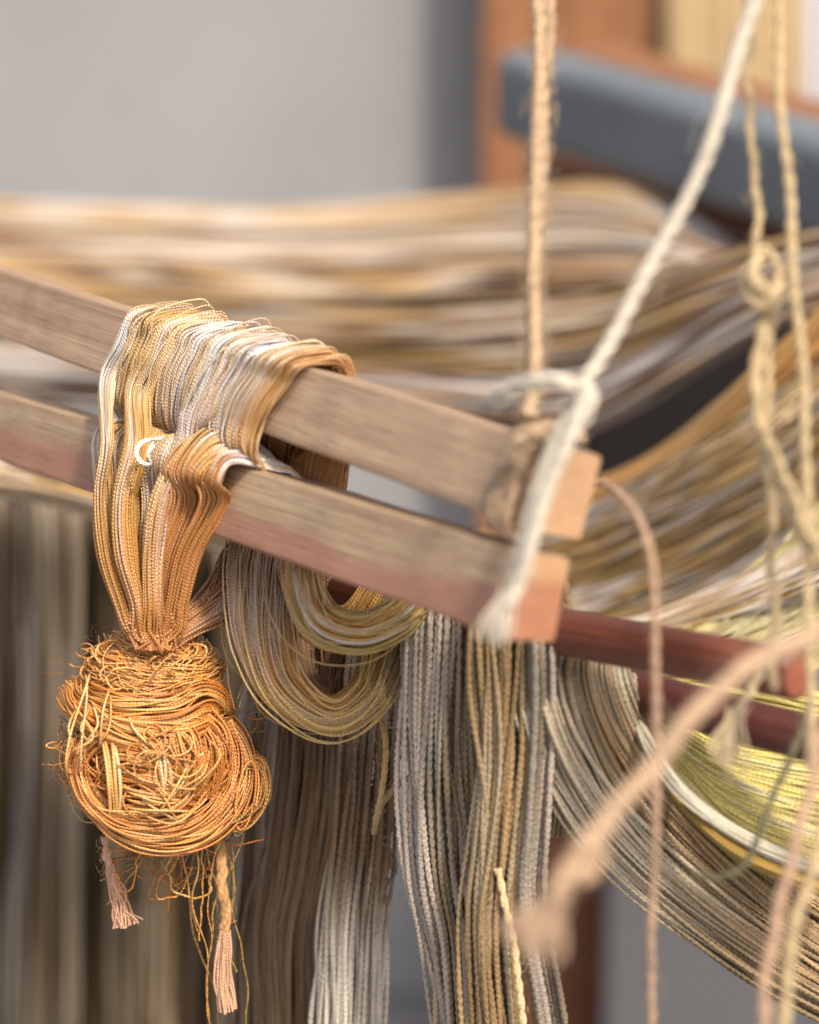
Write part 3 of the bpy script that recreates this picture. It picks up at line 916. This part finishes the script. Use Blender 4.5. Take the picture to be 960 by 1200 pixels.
loop([P(316, 610, .80), P(310, 680, .79), P(312, 750, .782), P(332, 806, .776), P(384, 838, .776), P(433, 812, .784), P(458, 750, .796), P(468, 690, .806), P(470, 640, .81)],
     [.0100, .0105, .0092, .0068, .0050, .0062, .0078, .0080, .008], [.005, .006, .006, .007, .006, .005], 300,
     [(0, BRZ), (.25, RSE), (.42, G1), (.55, OLG), (.7, OLG), (1, OLG)],
     [(-.2, .3, .15, .2, SIL, .6), (.3, .25, .2, .2, BRZ, .7), (.1, .68, .2, .15, RSE, .9), (-.6, .25, .15, .2, lin(206, 176, 108), .6), (.8, .4, .25, .3, G2, .7), (.5, .3, .08, .2, SIL, .7), (-.5, .75, .1, .15, SIL, .6)], roll=.7)
loop([P(316, 610, .80), P(312, 680, .786), P(318, 750, .778), P(338, 806, .772), P(386, 842, .772), P(432, 816, .780), P(456, 750, .792), P(468, 690, .806)],
     [.0105, .011, .0105, .0078, .0062, .0070, .0082], [.007, .008, .008], 22, [(0, RSE), (.5, G3), (1, OLG)], [], r=.0003, jit=1.0, name='stray_threads')
loop([P(352, 640, .772), P(354, 690, .762), P(376, 732, .755), P(420, 744, .753), P(458, 730, .758), P(482, 706, .77)],
     [.006, .007, .007], [.009, .010], 16, [(0, RSE), (.5, G3), (1, OLG)], [], r=.00028, jit=.9, name='stray_threads')
# far wall of that loop, seen inside it
pts, al, be = bundle_paths([P(420, 660, .82), P(418, 730, .825), P(408, 800, .82), P(386, 830, .81), P(352, 800, .82), P(342, 740, .825)], [.011, .011, .009, .006, .006, .006], .003, 80, 60, jit=.25)
fine(pts, dye(80, 60, [(0, BRZ), (.4, lin(140, 100, 66)), (.7, BRZ), (1, BRZ)], .05, .15), 'back_threads', .00044, sk)
# small curled loop in front with white threads
loop([P(352, 640, .775), P(356, 690, .766), P(378, 730, .759), P(420, 742, .757), P(458, 728, .762), P(480, 706, .772), P(490, 680, .78)],
     [.004, .0052, .0058, .0060, .006, .006], [.007, .008, .009, .008], 210,
     [(0, RSE), (.2, G3), (.4, OLG), (.7, OLG), (1, OLG)],
     [(.25, .55, .10, .22, SIL, .95), (-.05, .5, .07, .22, SIL, .8), (.5, .5, .08, .3, SIL, .7), (-.1, .3, .2, .15, SIL, .6), (.1, .5, .08, .3, G1, .9), (.4, .5, .08, .3, G3, .8), (.75, .5, .2, .3, G2, .8)], roll=.9)
loop([P(348, 660, .785), P(360, 712, .782), P(386, 736, .782), P(420, 730, .786), P(450, 690, .79)], [.006, .006, .006], [.006, .006], 110,
     [(0, G1), (.5, G2), (1, G1)], [], roll=-.4)
# loose wisps hanging by the loops
wl = []
for k in range(14):
    x0 = RNG.uniform(262, 300); y1 = RNG.uniform(760, 850)
    wl.append(spline([P(x0 + 20, 660, .79), P(x0 + RNG.normal(0, 6), 710, .79), P(x0 + RNG.normal(8, 8), y1 - 40, .786), P(x0 + RNG.normal(20, 8), y1, .785)], 60))
wl.append(spline([P(282, 760, .782), P(300, 825, .78), P(330, 850, .778), P(372, 860, .776), P(410, 852, .778)], 60))
tubes('loose_thread', np.array(wl), .00022, lin(176, 150, 110), SILK, sk, sides=4)

# ------------------------------------------------------------------ knot
PXM = K * .80


def B3(px, py, dz=0.0):                         # place at the knot, dz metres towards the camera
    return P(px, py, .80 - dz)


def wraps(c, radii, axis, ajit, n, arc, rf, noise, N=46, tilt=0.):
    """arcs wound round an ellipsoid"""
    out = []
    ax0 = np.asarray(axis, float)
    for i in range(n):
        ax = unit(ax0 + RNG.normal(0, ajit, 3))
        e1 = unit(np.cross(ax, [0.31, .2, .93])); e2 = np.cross(ax, e1)
        off = RNG.uniform(-.85, .85)
        rr = math.sqrt(1 - off * off)
        t0 = RNG.uniform(0, 2 * math.pi); L = RNG.uniform(*arc)
        t = t0 + np.linspace(0, L, N)
        q = off * ax + rr * (np.cos(t)[:, None] * e1 + np.sin(t)[:, None] * e2)
        q = q * (RNG.uniform(*rf) - .16 * np.abs(np.linspace(-1, 1, N)) ** 8)[:, None]
        out.append(q)
    q = np.array(out) + wob(n, N, noise, .5, 3)
    # local x,y,z -> camera right, up, towards camera
    return c + (q[..., 0:1] * radii[0]) * cR + (q[..., 1:2] * radii[1]) * cU - (q[..., 2:3] * radii[2]) * cF


def ellipsoid(name, c, radii, mat_col, parent):
    bm = bmesh.new()
    bmesh.ops.create_icosphere(bm, subdivisions=4, radius=1)
    for v_ in bm.verts:
        n_ = 1 + .05 * math.sin(9 * v_.co.x + 3 * v_.co.y) + .05 * math.sin(11 * v_.co.z + 5 * v_.co.x)
        q = Vector(c) + (Vector(cR) * v_.co.x * radii[0] + Vector(cU) * v_.co.y * radii[1] - Vector(cF) * v_.co.z * radii[2]) * n_
        v_.co = q
    for f in bm.faces: f.smooth = True
    bmesh.ops.recalc_face_normals(bm, faces=bm.faces)
    me = bpy.data.meshes.new(name)
    bm.to_mesh(me); bm.free()
    ca = me.color_attributes.new('col', 'FLOAT_COLOR', 'POINT')
    ca.data.foreach_set('color', np.tile(np.r_[mat_col, 1], len(me.vertices)).astype(np.float32))
    me.uv_layers.new(name='UVMap')
    me.materials.append(SILK)
    return link_mesh(name, me, parent)


K1, K2, K3, K4 = lin(210, 140, 64), lin(194, 120, 50), lin(224, 170, 98), lin(168, 98, 42)


def kcol(n, N, pal, var=.14):
    i = RNG.integers(0, len(pal), n)
    C = np.array(pal)[i][:, None].repeat(N, 1) * np.exp(RNG.normal(0, var, (n, 1, 1)))
    return np.clip(C * (1 + wob(n, N, .08, 1, 4, 3, 1)), 0.004, .9)


knot = bpy.data.objects.new('tangled_knot', None)
cU_c, cL_c, cE_c = B3(181, 790), B3(178, 890), B3(282, 930, -.004)
knot.location = cL_c
COL.objects.link(knot)
knot.parent = sk
knot.matrix_parent_inverse = Matrix.Translation(-sk.location)
rU = np.array([78, 54, 70]) * PXM
rL = np.array([98, 84, 82]) * PXM
ellipsoid('knot_core', cU_c, rU * .88, K2 * .8, knot)
ellipsoid('knot_core', cL_c, rL * .88, K2 * .8, knot)


def kadd(pts, name='knot_thread', pal=(K1, K2, K3), r=.00037, dens=.0007, var=.12):
    n, N = pts.shape[:2]
    fine(pts, kcol(n, N, list(pal), var), name, r, knot, dens=dens, sides=5, uvp=.0012, mat=SILK_K)


# neck wrapping
kadd(wraps(B3(183, 742), np.array([34, 24, 30]) * PXM, (.1, 1, .3), .25, 60, (2.5, 6), (.85, 1.1), .08))
# upper lobe: wound sideways, sweeping down to the right
kadd(wraps(cU_c, rU, (.30, 1, .25), .13, 380, (1.5, 4.5), (.92, 1.04), .025))
kadd(wraps(cU_c, rU, (-.5, 1, .3), .22, 110, (1.0, 2.6), (.98, 1.06), .04), pal=(K1, K3, K3))
# lower lobe: inner mass, then the thick rings round it
kadd(wraps(cL_c, rL * .95, (.15, 1, .1), .28, 300, (1.5, 4), (.92, 1.01), .03), pal=(K1, K2, K1))
kadd(wraps(cL_c, rL, (.9, .3, .2), .25, 60, (1.2, 2.4), (.96, 1.02), .03), pal=(K1, K3, K2))


def strap(pxs, n, w, dz0, d, r=.00040, pal=(K1, K3, K1, K2), jit=.5):
    ctrl = [B3(a, b, c) for a, b, c in pxs]
    pts, al, be = bundle_paths(ctrl, w, d, n, 60, jit=jit, hi=2.2, cross=.25)
    kadd(pts, 'knot_strand', pal, r)


# belt between the lobes
strap([(88, 808, .0), (100, 824, .012), (140, 838, .020), (200, 838, .021), (240, 824, .012), (258, 838, .0)], 110, [.005, .006, .007, .007, .005], 0, .004)
strap([(84, 812, .004), (110, 842, .018), (160, 862, .024), (215, 862, .023), (255, 846, .012)], 60, [.004, .005, .005, .004], 0, .003)
# ring round the lower lobe
strap([(96, 872, .010), (90, 900, .013), (106, 936, .017), (140, 962, .018), (190, 970, .017), (232, 956, .014), (260, 918, .011), (264, 880, .009), (252, 850, .010)], 110, [.0028, .003, .0035, .006, .008, .009, .008, .006], 0, .005)
strap([(128, 862, .022), (104, 880, .02), (96, 906, .02), (112, 944, .021), (150, 950, .023), (200, 944, .024), (222, 920, .024), (216, 880, .024)], 20, [.0014, .0018, .002, .0024], 0, .002)
# inner bands of the front
strap([(112, 892, .012), (140, 886, .022), (176, 892, .0255), (212, 904, .0235), (240, 918, .014)], 70, [.005, .007, .007, .006], 0, .003, pal=(K3, K1, K2))
strap([(116, 916, .012), (150, 914, .023), (190, 924, .0245), (226, 930, .018)], 50, [.004, .0055, .005], 0, .003, pal=(K1, K2, K3))
strap([(206, 846, .020), (214, 868, .026), (224, 896, .026), (216, 926, .023)], 44, [.0045, .005, .0045], 0, .002, pal=(K1, K3, K2))
strap([(234, 842, .016), (250, 866, .020), (254, 896, .019), (238, 930, .016)], 44, [.004, .0045, .004], 0, .002, pal=(K1, K2))
strap([(146, 862, .020), (172, 872, .0275), (186, 896, .028), (180, 926, .0235)], 22, [.002, .003, .0025], 0, .0015, pal=(K3, K1))
# upright straps across the front
strap([(126, 866, .022), (130, 890, .0275), (134, 920, .028), (136, 952, .022), (132, 968, .012)], 7, [.0018, .002, .002, .002], 0, .0012, r=.0006, pal=(K3, lin(226, 190, 140)))
strap([(184, 868, .025), (190, 890, .029), (194, 915, .0285), (192, 940, .024)], 8, .0018, 0, .0012, r=.00055, pal=(K3, lin(226, 190, 140)))
# curl of threads on the right
th = np.linspace(0, 2 * math.pi * 1.6, 90)
ear = []
for k in range(46):
    a_, b_ = RNG.uniform(8, 28), RNG.uniform(18, 48)
    ph = RNG.uniform(0, 6.28)
    q = B3(287 + RNG.normal(0, 2), 930 + RNG.normal(0, 3), .002 + RNG.normal(0, .004))
    sl = RNG.normal(.28, .08)
    x = a_ * np.cos(th + ph); y = b_ * np.sin(th + ph)
    ear.append(q + np.outer((x * math.cos(sl) + y * math.sin(sl)) * PXM, cR) + np.outer((-x * math.sin(sl) + y * math.cos(sl)) * PXM, cU) + np.outer(.003 * np.sin(th * .5 + ph), cF))
kadd(np.array(ear) + wob(46, 90, .0008, .5, 3), 'knot_thread', (K1, K2, lin(176, 132, 66)))

# curls and stray loops standing off the knot
def curls(n, area, size, r=.00034, pal=(K1, K3), out=.004, N=40):
    L = []
    for k in range(n):
        cx, cy, cz = area()
        a0 = RNG.uniform(0, 6.28); L_ = RNG.uniform(2.0, 5.5)
        t = np.linspace(0, 1, N)
        R_ = size * RNG.uniform(.4, 1.3) * (1 - .5 * t)
        e = RNG.uniform(.4, 1)
        x = cx + R_ * np.cos(a0 + L_ * t) + (t - .5) * RNG.normal(0, size)
        y = cy + R_ * e * np.sin(a0 + L_ * t) + (t - .5) * RNG.normal(0, size)
        z = cz - .004 + (out + .002) * np.sin(math.pi * t) ** .6 + RNG.normal(0, .001)
        L.append(np.stack([B3(a, b, c) for a, b, c in zip(x, y, z)]))
    kadd(np.array(L) + wob(n, N, .0004, .3, 1.5), 'curled_thread', pal, r, dens=.0008)


def on_lobe(c, rx, ry, dep, th0, th1, r0, r1):
    def f():
        a_ = RNG.uniform(th0, th1); rr = RNG.uniform(r0, r1)
        return c[0] + rx * rr * math.cos(a_), c[1] - ry * rr * math.sin(a_), dep * math.sqrt(max(0, 1 - min(1, rr) ** 2)) + .0012
    return f


# a loose haze of fine threads over the whole knot
fh = np.concatenate([wraps(cU_c, rU * 1.0, (.2, 1, .3), .5, 60, (1.2, 3.4), (.99, 1.07), .06), wraps(cL_c, rL * 1.02, (.3, .6, .6), .8, 80, (1.2, 3.4), (1.0, 1.09), .06),
                     wraps(B3(180, 838), np.array([92, 40, 80]) * PXM, (.15, 1, .1), .3, 50, (1.5, 3.5), (1.0, 1.1), .06)])
kadd(fh, 'fine_thread', (K3, K1, lin(228, 180, 112)), .00022)
curls(34, on_lobe((181, 792), 84, 50, .02, 1.9, 3.2, .85, 1.12), 13)
curls(14, on_lobe((181, 790), 76, 46, .021, 0, 6.28, .2, .9), 12, pal=(K3,))
curls(22, on_lobe((178, 890), 94, 80, .029, 0, 6.28, .0, .8), 24, pal=(K3, K1))
curls(16, on_lobe((178, 880), 104, 84, .02, 2.6, 3.9, .92, 1.08), 14, pal=(K1, K2, lin(150, 108, 56)))
curls(24, on_lobe((190, 890), 100, 88, .02, 3.9, 5.6, .95, 1.2), 17, pal=(lin(170, 128, 62), K2), r=.0003)
curls(7, on_lobe((190, 830), 105, 84, .0, -.3, .5, 1.0, 1.12), 13, pal=(K2, lin(150, 108, 56)), r=.00026)
# long drapes across the face of the knot
dr = []
for (a, b) in [((102, 800), (86, 900)), ((110, 826), (104, 872)), ((130, 812), (116, 870)), ((150, 830), (206, 900)), ((232, 860), (188, 950)), ((245, 870), (214, 930)), ((205, 862), (236, 880)), ((165, 905), (205, 960)), ((140, 945), (225, 950)), ((90, 830), (82, 880))]:
    for k in range(2):
        m = ((a[0] + b[0]) / 2 + RNG.normal(0, 14), (a[1] + b[1]) / 2 + RNG.normal(0, 8))
        dr.append(spline([B3(a[0] * 1.06 - m[0] * .06, a[1] - 10, .002), B3(*a, .019), B3(*m, .027), B3(b[0] + RNG.normal(0, 4), b[1], .024), B3(b[0] + 3, b[1] + 8, .010)], 50))
kadd(np.array(dr) + wob(len(dr), 50, .0008, .5, 2), 'curled_thread', (K3, lin(226, 186, 126)), .00042)

# single white loop and flyaway fibres on the draped part
wl = spline([P(188, 512, .768), P(170, 517, .765), P(162, 528, .764), P(166, 542, .764), P(176, 544, .766), P(172, 532, .764), P(180, 520, .766)], 60)[None]
tubes('loose_thread', wl.repeat(3, 0) + wob(3, 60, .0009, .5, 1.5), .0004, SIL, SILK, sk, sides=6, kind=None)
hf = []
for k in range(90):
    px = RNG.uniform(150, 400)
    p0 = UP.loc(px, RNG.uniform(-.012, 0), .0015)
    d = unit(-UP.u + RNG.normal(0, .6, 3)); l_ = RNG.uniform(.0015, .005)
    hf.append(spline([p0, p0 + d * l_ * .6, p0 + d * l_ + UP.t * RNG.normal(0, .0015)], 8))
for k in range(120):
    a_ = RNG.uniform(0, 6.28)
    cx, cy, rx, ry = (172, 790, 94, 50) if k % 3 == 0 else (180, 890, 104, 88)
    p0 = B3(cx + rx * math.cos(a_), cy + ry * math.sin(a_), RNG.uniform(0, .01))
    d = unit(cR * math.cos(a_) - cU * math.sin(a_) + RNG.normal(0, .5, 3)); l_ = RNG.uniform(.002, .007)
    hf.append(spline([p0, p0 + d * l_ * .6, p0 + d * l_ + RNG.normal(0, .002, 3)], 8))
tubes('flyaway_fibres', np.array(hf), .00006, K3, SILK, sk, sides=3)

# threads trailing below the knot
lt = []
OCH = lin(180, 140, 66)
for (pth) in [
    [(226, 966), (232, 1010), (226, 1050), (238, 1100), (244, 1150), (243, 1215)],
    [(236, 960), (238, 1005), (222, 1060), (236, 1120), (254, 1170), (258, 1215)],
    [(262, 965), (252, 1010), (244, 1060), (246, 1100), (243, 1160), (250, 1215)],
    [(268, 960), (276, 1015), (270, 1060), (280, 1110), (290, 1160), (292, 1215)],
    [(205, 940), (210, 985), (218, 1020), (222, 1055), (232, 1090)],
    [(232, 950), (236, 990), (238, 1030), (234, 1100)],
    [(258, 950), (266, 1000), (276, 1040), (266, 1090), (276, 1140)],
    [(248, 960), (244, 1000), (252, 1040), (250, 1090)],
    [(236, 985), (210, 1000), (182, 1030), (176, 1052), (196, 1052), (220, 1030), (228, 1000)],
    [(232, 990), (204, 1012), (184, 1040), (190, 1056), (214, 1042), (226, 1012)],
    [(164, 985), (162, 1010), (156, 1036), (140, 1044), (138, 1020)],
    [(200, 985), (198, 1020), (206, 1044), (226, 1052), (244, 1046), (246, 1024)],
    [(150, 975), (148, 990), (162, 996), (178, 984)]]:
    dz = RNG.uniform(-.004, .010)
    lt.append(spline([at(a, b, cL_c[1] - dz) for a, b in pth], 120))
lt = np.array(lt) + wob(len(lt), 120, .0006, 1, 5)
for i in range(len(lt)):
    fine(lt[i:i + 1], kcol(1, 120, [OCH, K1, lin(170, 128, 58)]), 'loose_thread', .00042, sk, dens=.0004, sides=6, pitch=.0022, kind=None)
fz = []
for k in range(26):
    x0, y0 = RNG.uniform(150, 290), RNG.uniform(955, 990)
    fz.append(spline([at(x0, y0, cL_c[1] - RNG.uniform(-.006, .008)), at(x0 + RNG.normal(0, 12), y0 + RNG.uniform(15, 30), cL_c[1]), at(x0 + RNG.normal(0, 22), y0 + RNG.uniform(20, 60), cL_c[1] - .003), at(x0 + RNG.normal(0, 25), y0 + RNG.uniform(10, 80), cL_c[1])], 50))
tubes('loose_thread', np.array(fz), .0003, kcol(26, 50, [OCH, K2, lin(130, 96, 50)]), SILK, sk, sides=5)


# ------------------------------------------------------------------ plied cords
def plied(path, r, n_ply, pitch, N):
    """strands twisted round a path, (n_ply,N,3), and their radius"""
    C = spline(path, N)[None]
    T, A, B = frames(C)
    s = np.r_[0, np.cumsum(np.linalg.norm(np.diff(C[0], axis=0), axis=1))]
    out = []
    for k in range(n_ply):
        ph = 2 * np.pi * (s / pitch + k / n_ply)
        out.append(C[0] + r * .40 * (np.cos(ph)[:, None] * A[0] + np.sin(ph)[:, None] * B[0]))
    return np.array(out), r * .62, (T[0], A[0], B[0], C[0])


def cord(name, path, r, c, parent, n_ply=3, pitch=None, fuzz=40, wobble=.0004, var=.05, fl=.0036):
    pitch = pitch or r * 8.5
    C0 = spline(path, 12)
    ln = np.linalg.norm(np.diff(C0, axis=0), axis=1).sum()
    N = int(min(700, max(40, ln / (pitch / 10))))
    pts, rr, (T, A, B, C) = plied(path, r, n_ply, pitch, N)
    pts = pts + wob(1, N, wobble, 1, 6)
    rad = rr * (1 + wob(n_ply, N, .05, 3, 12, 3, 1)[..., 0])
    cols = dye(n_ply, N, [(0, c), (1, c)], .0, var, speck=.05)
    o = tubes(name, pts, rad, cols, CORD, parent, sides=7, kind=None, uvp=r * 1.3)
    if fuzz:
        L = []
        for k in range(fuzz * 2):
            i = RNG.integers(2, N - 2)
            an = RNG.uniform(0, 6.28)
            d = math.cos(an) * A[i] + math.sin(an) * B[i]
            p0 = C[i] + d * r * .8
            l_ = fl * RNG.uniform(.4, 1.3)
            L.append(spline([p0, p0 + d * l_ * .5 + T[i] * l_ * RNG.normal(0, .5), p0 + d * l_ * RNG.uniform(.4, 1) + T[i] * l_ * RNG.normal(0, 1)], 8))
        tubes('cord_fuzz', np.array(L), .00009, c, CORD, o if parent is None else parent, sides=3)
    return o


def frayed(parent, p, direction, r, c, n=26, ln=.012, spread=.5, name='frayed_end', rad=.0004, mat=None):
    d = unit(np.asarray(direction, float))
    e1 = unit(np.cross(d, cF)); e2 = np.cross(d, e1)
    L = []
    for k in range(n):
        a, b = RNG.normal(0, .5, 2)
        s = p + (a * e1 + b * e2) * r
        q = s + d * ln * RNG.uniform(.6, 1.1) + (a * e1 + b * e2) * ln * spread
        L.append(spline([s - d * ln * .3, s, (s + q) / 2 + (a * e1 + b * e2) * r * .4, q], 14))
    return tubes(name, np.array(L) + wob(n, 14, .0004, .4, 1), rad, dye(n, 14, [(0, c), (1, c)], 0, .08), mat or CORD, parent, sides=4)


BEI, WHI, STR, PIN = lin(194, 164, 130), lin(206, 194, 174), lin(192, 168, 128), lin(186, 152, 124)
gc = 'cords hanging in front of the loom'

# beige doubled cord tied round the stick ends
b1 = thing('beige_cord', P(624, 440, .66), 'fuzzy beige doubled cord coming straight down and binding the stick ends', 'cord', gc)
cord('cord_strand', [P(644, -40, .69), P(640, 90, .685), P(634, 200, .68), P(627, 330, .672), P(622, 445, .664), P(624, 490, .655)], .0019, BEI, b1, 3, fuzz=160)
cord('cord_strand', [P(630, -40, .685), P(633, 90, .68), P(630, 200, .675), P(624, 330, .668), P(626, 445, .66), P(618, 490, .652)], .0019, BEI, b1, 3, fuzz=160)
# its binding round the upper stick
for k, px in enumerate((628, 619, 611)):
    cord('binding_wrap', [UP.loc(px + 26, -.010, .004), UP.loc(px + 12, -.002, .0035), UP.loc(px + 4, .0035, -.002), UP.loc(px, .0032, -.012), UP.loc(px - 2, .003, -.022), UP.loc(px - 2, -.001, -.027), UP.loc(px, -.010, -.0262)], .0017, BEI * (.95 - .04 * k), b1, 2, fuzz=12)
cord('binding_wrap', [UP.loc(640, -.012, .003), UP.loc(650, -.006, .004), UP.loc(690, .0, .0045)], .0016, BEI, b1, 2, fuzz=10)
cord('binding_wrap', [P(650, 520, .65), P(628, 505, .645), P(612, 515, .645), P(600, 540, .645)], .0018, BEI, b1, 2, fuzz=12)

# white cord with a hitch
b2 = thing('white_cord', P(680, 455, .63), 'smooth white cord hitched round the beige one and hanging over the stick ends', 'cord', gc)
cord('cord_strand', [P(900, -50, .62), P(868, 60, .622), P(828, 170, .625), P(782, 280, .628), P(735, 365, .63), P(690, 436, .63), P(676, 462, .628), P(662, 500, .625), P(640, 555, .622), P(618, 620, .62), P(602, 680, .618), P(590, 715, .618)], .0021, WHI, b2, 3, fuzz=30)
cord('hitch_loop', [P(676, 500, .622), P(690, 470, .62), P(680, 452, .62), P(650, 446, .62), P(618, 448, .625), P(592, 460, .632), P(584, 474, .64)], .0022, WHI, b2, 3, fuzz=14)
cord('cord_tail', [P(690, 458, .618), P(672, 500, .616), P(652, 550, .614), P(630, 610, .613), P(610, 680, .613), P(598, 712, .613)], .0019, WHI, b2, 3, fuzz=14)
frayed(b2, P(592, 708, .615), -cU * 1 - cR * .35, .002, WHI, 40, .010, .14)

# strings at the right
b3 = thing('knotted_string', P(895, 320, .64), 'pale straw string with a round knot at the right of the picture', 'cord', gc)
cord('cord_strand', [P(874, -40, .655), P(880, 120, .65), P(886, 260, .645), P(892, 310, .643)], .00135, STR, b3, 2, fuzz=10)
cord('knot', [P(892, 300, .645), P(878, 318, .638), P(878, 344, .634), P(896, 354, .632), P(912, 338, .634), P(912, 308, .638), P(896, 298, .641), P(884, 312, .636), P(890, 338, .63), P(906, 348, .634), P(900, 370, .64)], .0020, STR, b3, 2, fuzz=8)
cord('cord_strand', [P(896, 350, .64), P(890, 400, .64), P(886, 450, .638), P(894, 520, .635), P(920, 590, .63), P(948, 640, .628), P(990, 690, .625)], .0019, STR, b3, 2, fuzz=10)
cord('cord_strand', [P(904, 350, .642), P(904, 410, .642), P(896, 480, .64), P(902, 580, .64), P(906, 680, .64), P(908, 810, .64)], .0014, STR, b3, 2, fuzz=10)
cord('cord_strand', [P(898, 500, .632), P(912, 540, .628), P(934, 590, .625), P(956, 640, .622), P(985, 670, .62)], .0013, STR, b3, 2, fuzz=6)
cord('loose_loop', [P(902, 500, .645), P(920, 478, .645), P(934, 460, .645), P(926, 484, .645), P(906, 496, .64)], .0008, STR, b3, 2, fuzz=4)
b4 = thing('straight_string', P(925, 250, .63), 'plain straw string hanging nearest the right border', 'cord', gc)
cord('cord_strand', [P(908, -40, .64), P(916, 120, .637), P(928, 280, .633), P(940, 430, .63), P(946, 560, .628), P(948, 690, .626), P(950, 900, .624)], .0015, STR, b4, 2, fuzz=12)

# tan string from the stick end
b5 = thing('tan_string', P(730, 580, .63), 'thin pinkish tan string curving off the stick end and hanging down past the dowels', 'cord', gc)
cord('cord_strand', [P(664, 585, .70), P(704, 566, .675), P(736, 588, .655), P(758, 630, .632), P(768, 690, .632), P(769, 780, .634), P(768, 900, .64), P(768, 1010, .648), P(764, 1110, .655), P(762, 1260, .664)], .00125, PIN, b5, 2, fuzz=60)

# thick jute rope close to the camera
b6 = thing('thick_rope', P(700, 970, .52), 'thick blurred jute rope slanting in front of everything at lower right', 'rope')
JUT = lin(194, 162, 130)
cord('cord_strand', [P(1040, 700, .57), P(960, 742, .56), P(890, 772, .55), P(840, 812, .545), P(790, 866, .54), P(740, 928, .535), P(700, 976, .53), P(664, 1034, .525), P(640, 1076, .52)], .0022, JUT, b6, 3, fuzz=60)
cord('overhand_knot', [P(716, 960, .53), P(690, 990, .52), P(672, 1010, .518), P(682, 1030, .524), P(700, 1006, .53), P(690, 984, .526), P(668, 1018, .518), P(650, 1052, .517)], .0021, JUT, b6, 2, fuzz=14)
frayed(b6, P(642, 1068, .52), -cU - cR * .5, .003, JUT, 44, .010, .4)

# two cords crossing in the lower right corner
b7 = thing('pink_cord', P(930, 1000, .60), 'pinkish tan cord slanting down to the bottom right border', 'cord', gc)
cord('cord_strand', [P(966, 860, .61), P(946, 940, .607), P(922, 1030, .604), P(902, 1120, .60), P(886, 1260, .6)], .00165, PIN, b7, 2, fuzz=24)
b8 = thing('cream_cord', P(930, 1080, .60), 'cream cord beside the pink one at the bottom right border', 'cord', gc)
cord('cord_strand', [P(972, 940, .612), P(952, 1020, .608), P(930, 1090, .604), P(922, 1160, .603), P(912, 1260, .6)], .0018, STR, b8, 2, fuzz=20)
b9 = thing('olive_string', P(910, 920, .66), 'thin dark grey olive string curving in front of the yellow skein', 'cord', gc)
cord('cord_strand', [P(954, 800, .66), P(938, 860, .66), P(912, 920, .66), P(888, 980, .662), P(868, 1016, .664), P(838, 1030, .666), P(812, 1022, .67)], .0011, lin(112, 106, 78), b9, 2, fuzz=8)
b10 = thing('cord_tassel', P(870, 820, .66), 'short pale cord end with a frayed tip in front of the lower dowel', 'cord', gc)
cord('cord_strand', [P(908, 770, .66), P(880, 806, .66), P(860, 846, .66)], .0013, lin(208, 184, 146), b10, 2, fuzz=8)
frayed(b10, P(860, 846, .66), -cU - cR * .22, .0022, lin(204, 182, 144), 30, .012, .2)

# little cords among the hanging skeins
b11 = thing('peach_cord', at(600, 1100, .70), 'smooth peach cord end slanting across the thick yarn at the bottom', 'cord', gc)
cord('cord_strand', [at(583, 1018, .70), at(592, 1060, .698), at(604, 1120, .696), at(616, 1230, .694)], .0013, lin(228, 194, 146), b11, 2, fuzz=6, wobble=.0001)
b12 = thing('tan_tie', at(460, 930, .745), 'curved tan tie cord in the gap between the hanging skeins', 'cord', gc)
cord('cord_strand', [at(494, 908, .74), at(474, 914, .742), at(456, 930, .744), at(444, 950, .748), at(438, 976, .755)], .0011, lin(176, 148, 106), b12, 3, fuzz=6, wobble=.0001)
b13 = thing('straw_tie', at(450, 880, .745), 'upright straw coloured tie cord under the small loop', 'cord', gc)
cord('cord_strand', [at(446, 838, .748), at(452, 870, .742), at(450, 910, .74), at(444, 944, .742), at(440, 962, .75)], .0011, lin(190, 160, 108), b13, 3, fuzz=6, wobble=.0001)

# peach tassels under the knot
PEA = lin(212, 166, 132)
t1 = thing('short_tassel', at(140, 1040, NY), 'short peach tassel hanging under the left side of the knot', 'tassel', 'peach tassels under the knot')
cord('tassel_neck', [at(124, 980, NY), at(126, 1005, NY), at(132, 1030, NY)], .0016, PEA, t1, 2, fuzz=6)
pts, al, be = bundle_paths([at(128, 1012, NY), at(134, 1034, NY), at(141, 1056, NY), at(147, 1083, NY)], [.0012, .0018, .0024, .0042], [.0012, .002, .003], 34, 40, jit=.6)
tubes('tassel_strands', pts, .00034, dye(34, 40, [(0, PEA * .9), (1, PEA)], 0, .1), YARN, t1, sides=5)
t2 = thing('long_tassel', at(258, 1080, NY - .004), 'long twisted peach cord ending in a slim tassel below the knot', 'tassel', 'peach tassels under the knot')
cord('tassel_neck', [at(258, 985, NY), at(260, 1030, NY - .004), at(264, 1070, NY - .004), at(264, 1110, NY - .004)], .0020, lin(196, 150, 98), t2, 3, fuzz=10)
pts, al, be = bundle_paths([at(264, 1090, NY - .005), at(262, 1112, NY - .005), at(261, 1140, NY - .005), at(265, 1184, NY - .005)], [.0016, .0022, .0024, .0026], [.0016, .002, .002], 36, 40, jit=.55)
tubes('tassel_strands', pts, .00042, dye(36, 40, [(0, PEA), (1, lin(224, 178, 140))], 0, .08), YARN, t2, sides=5)

print('TRIS', TRIS[0])
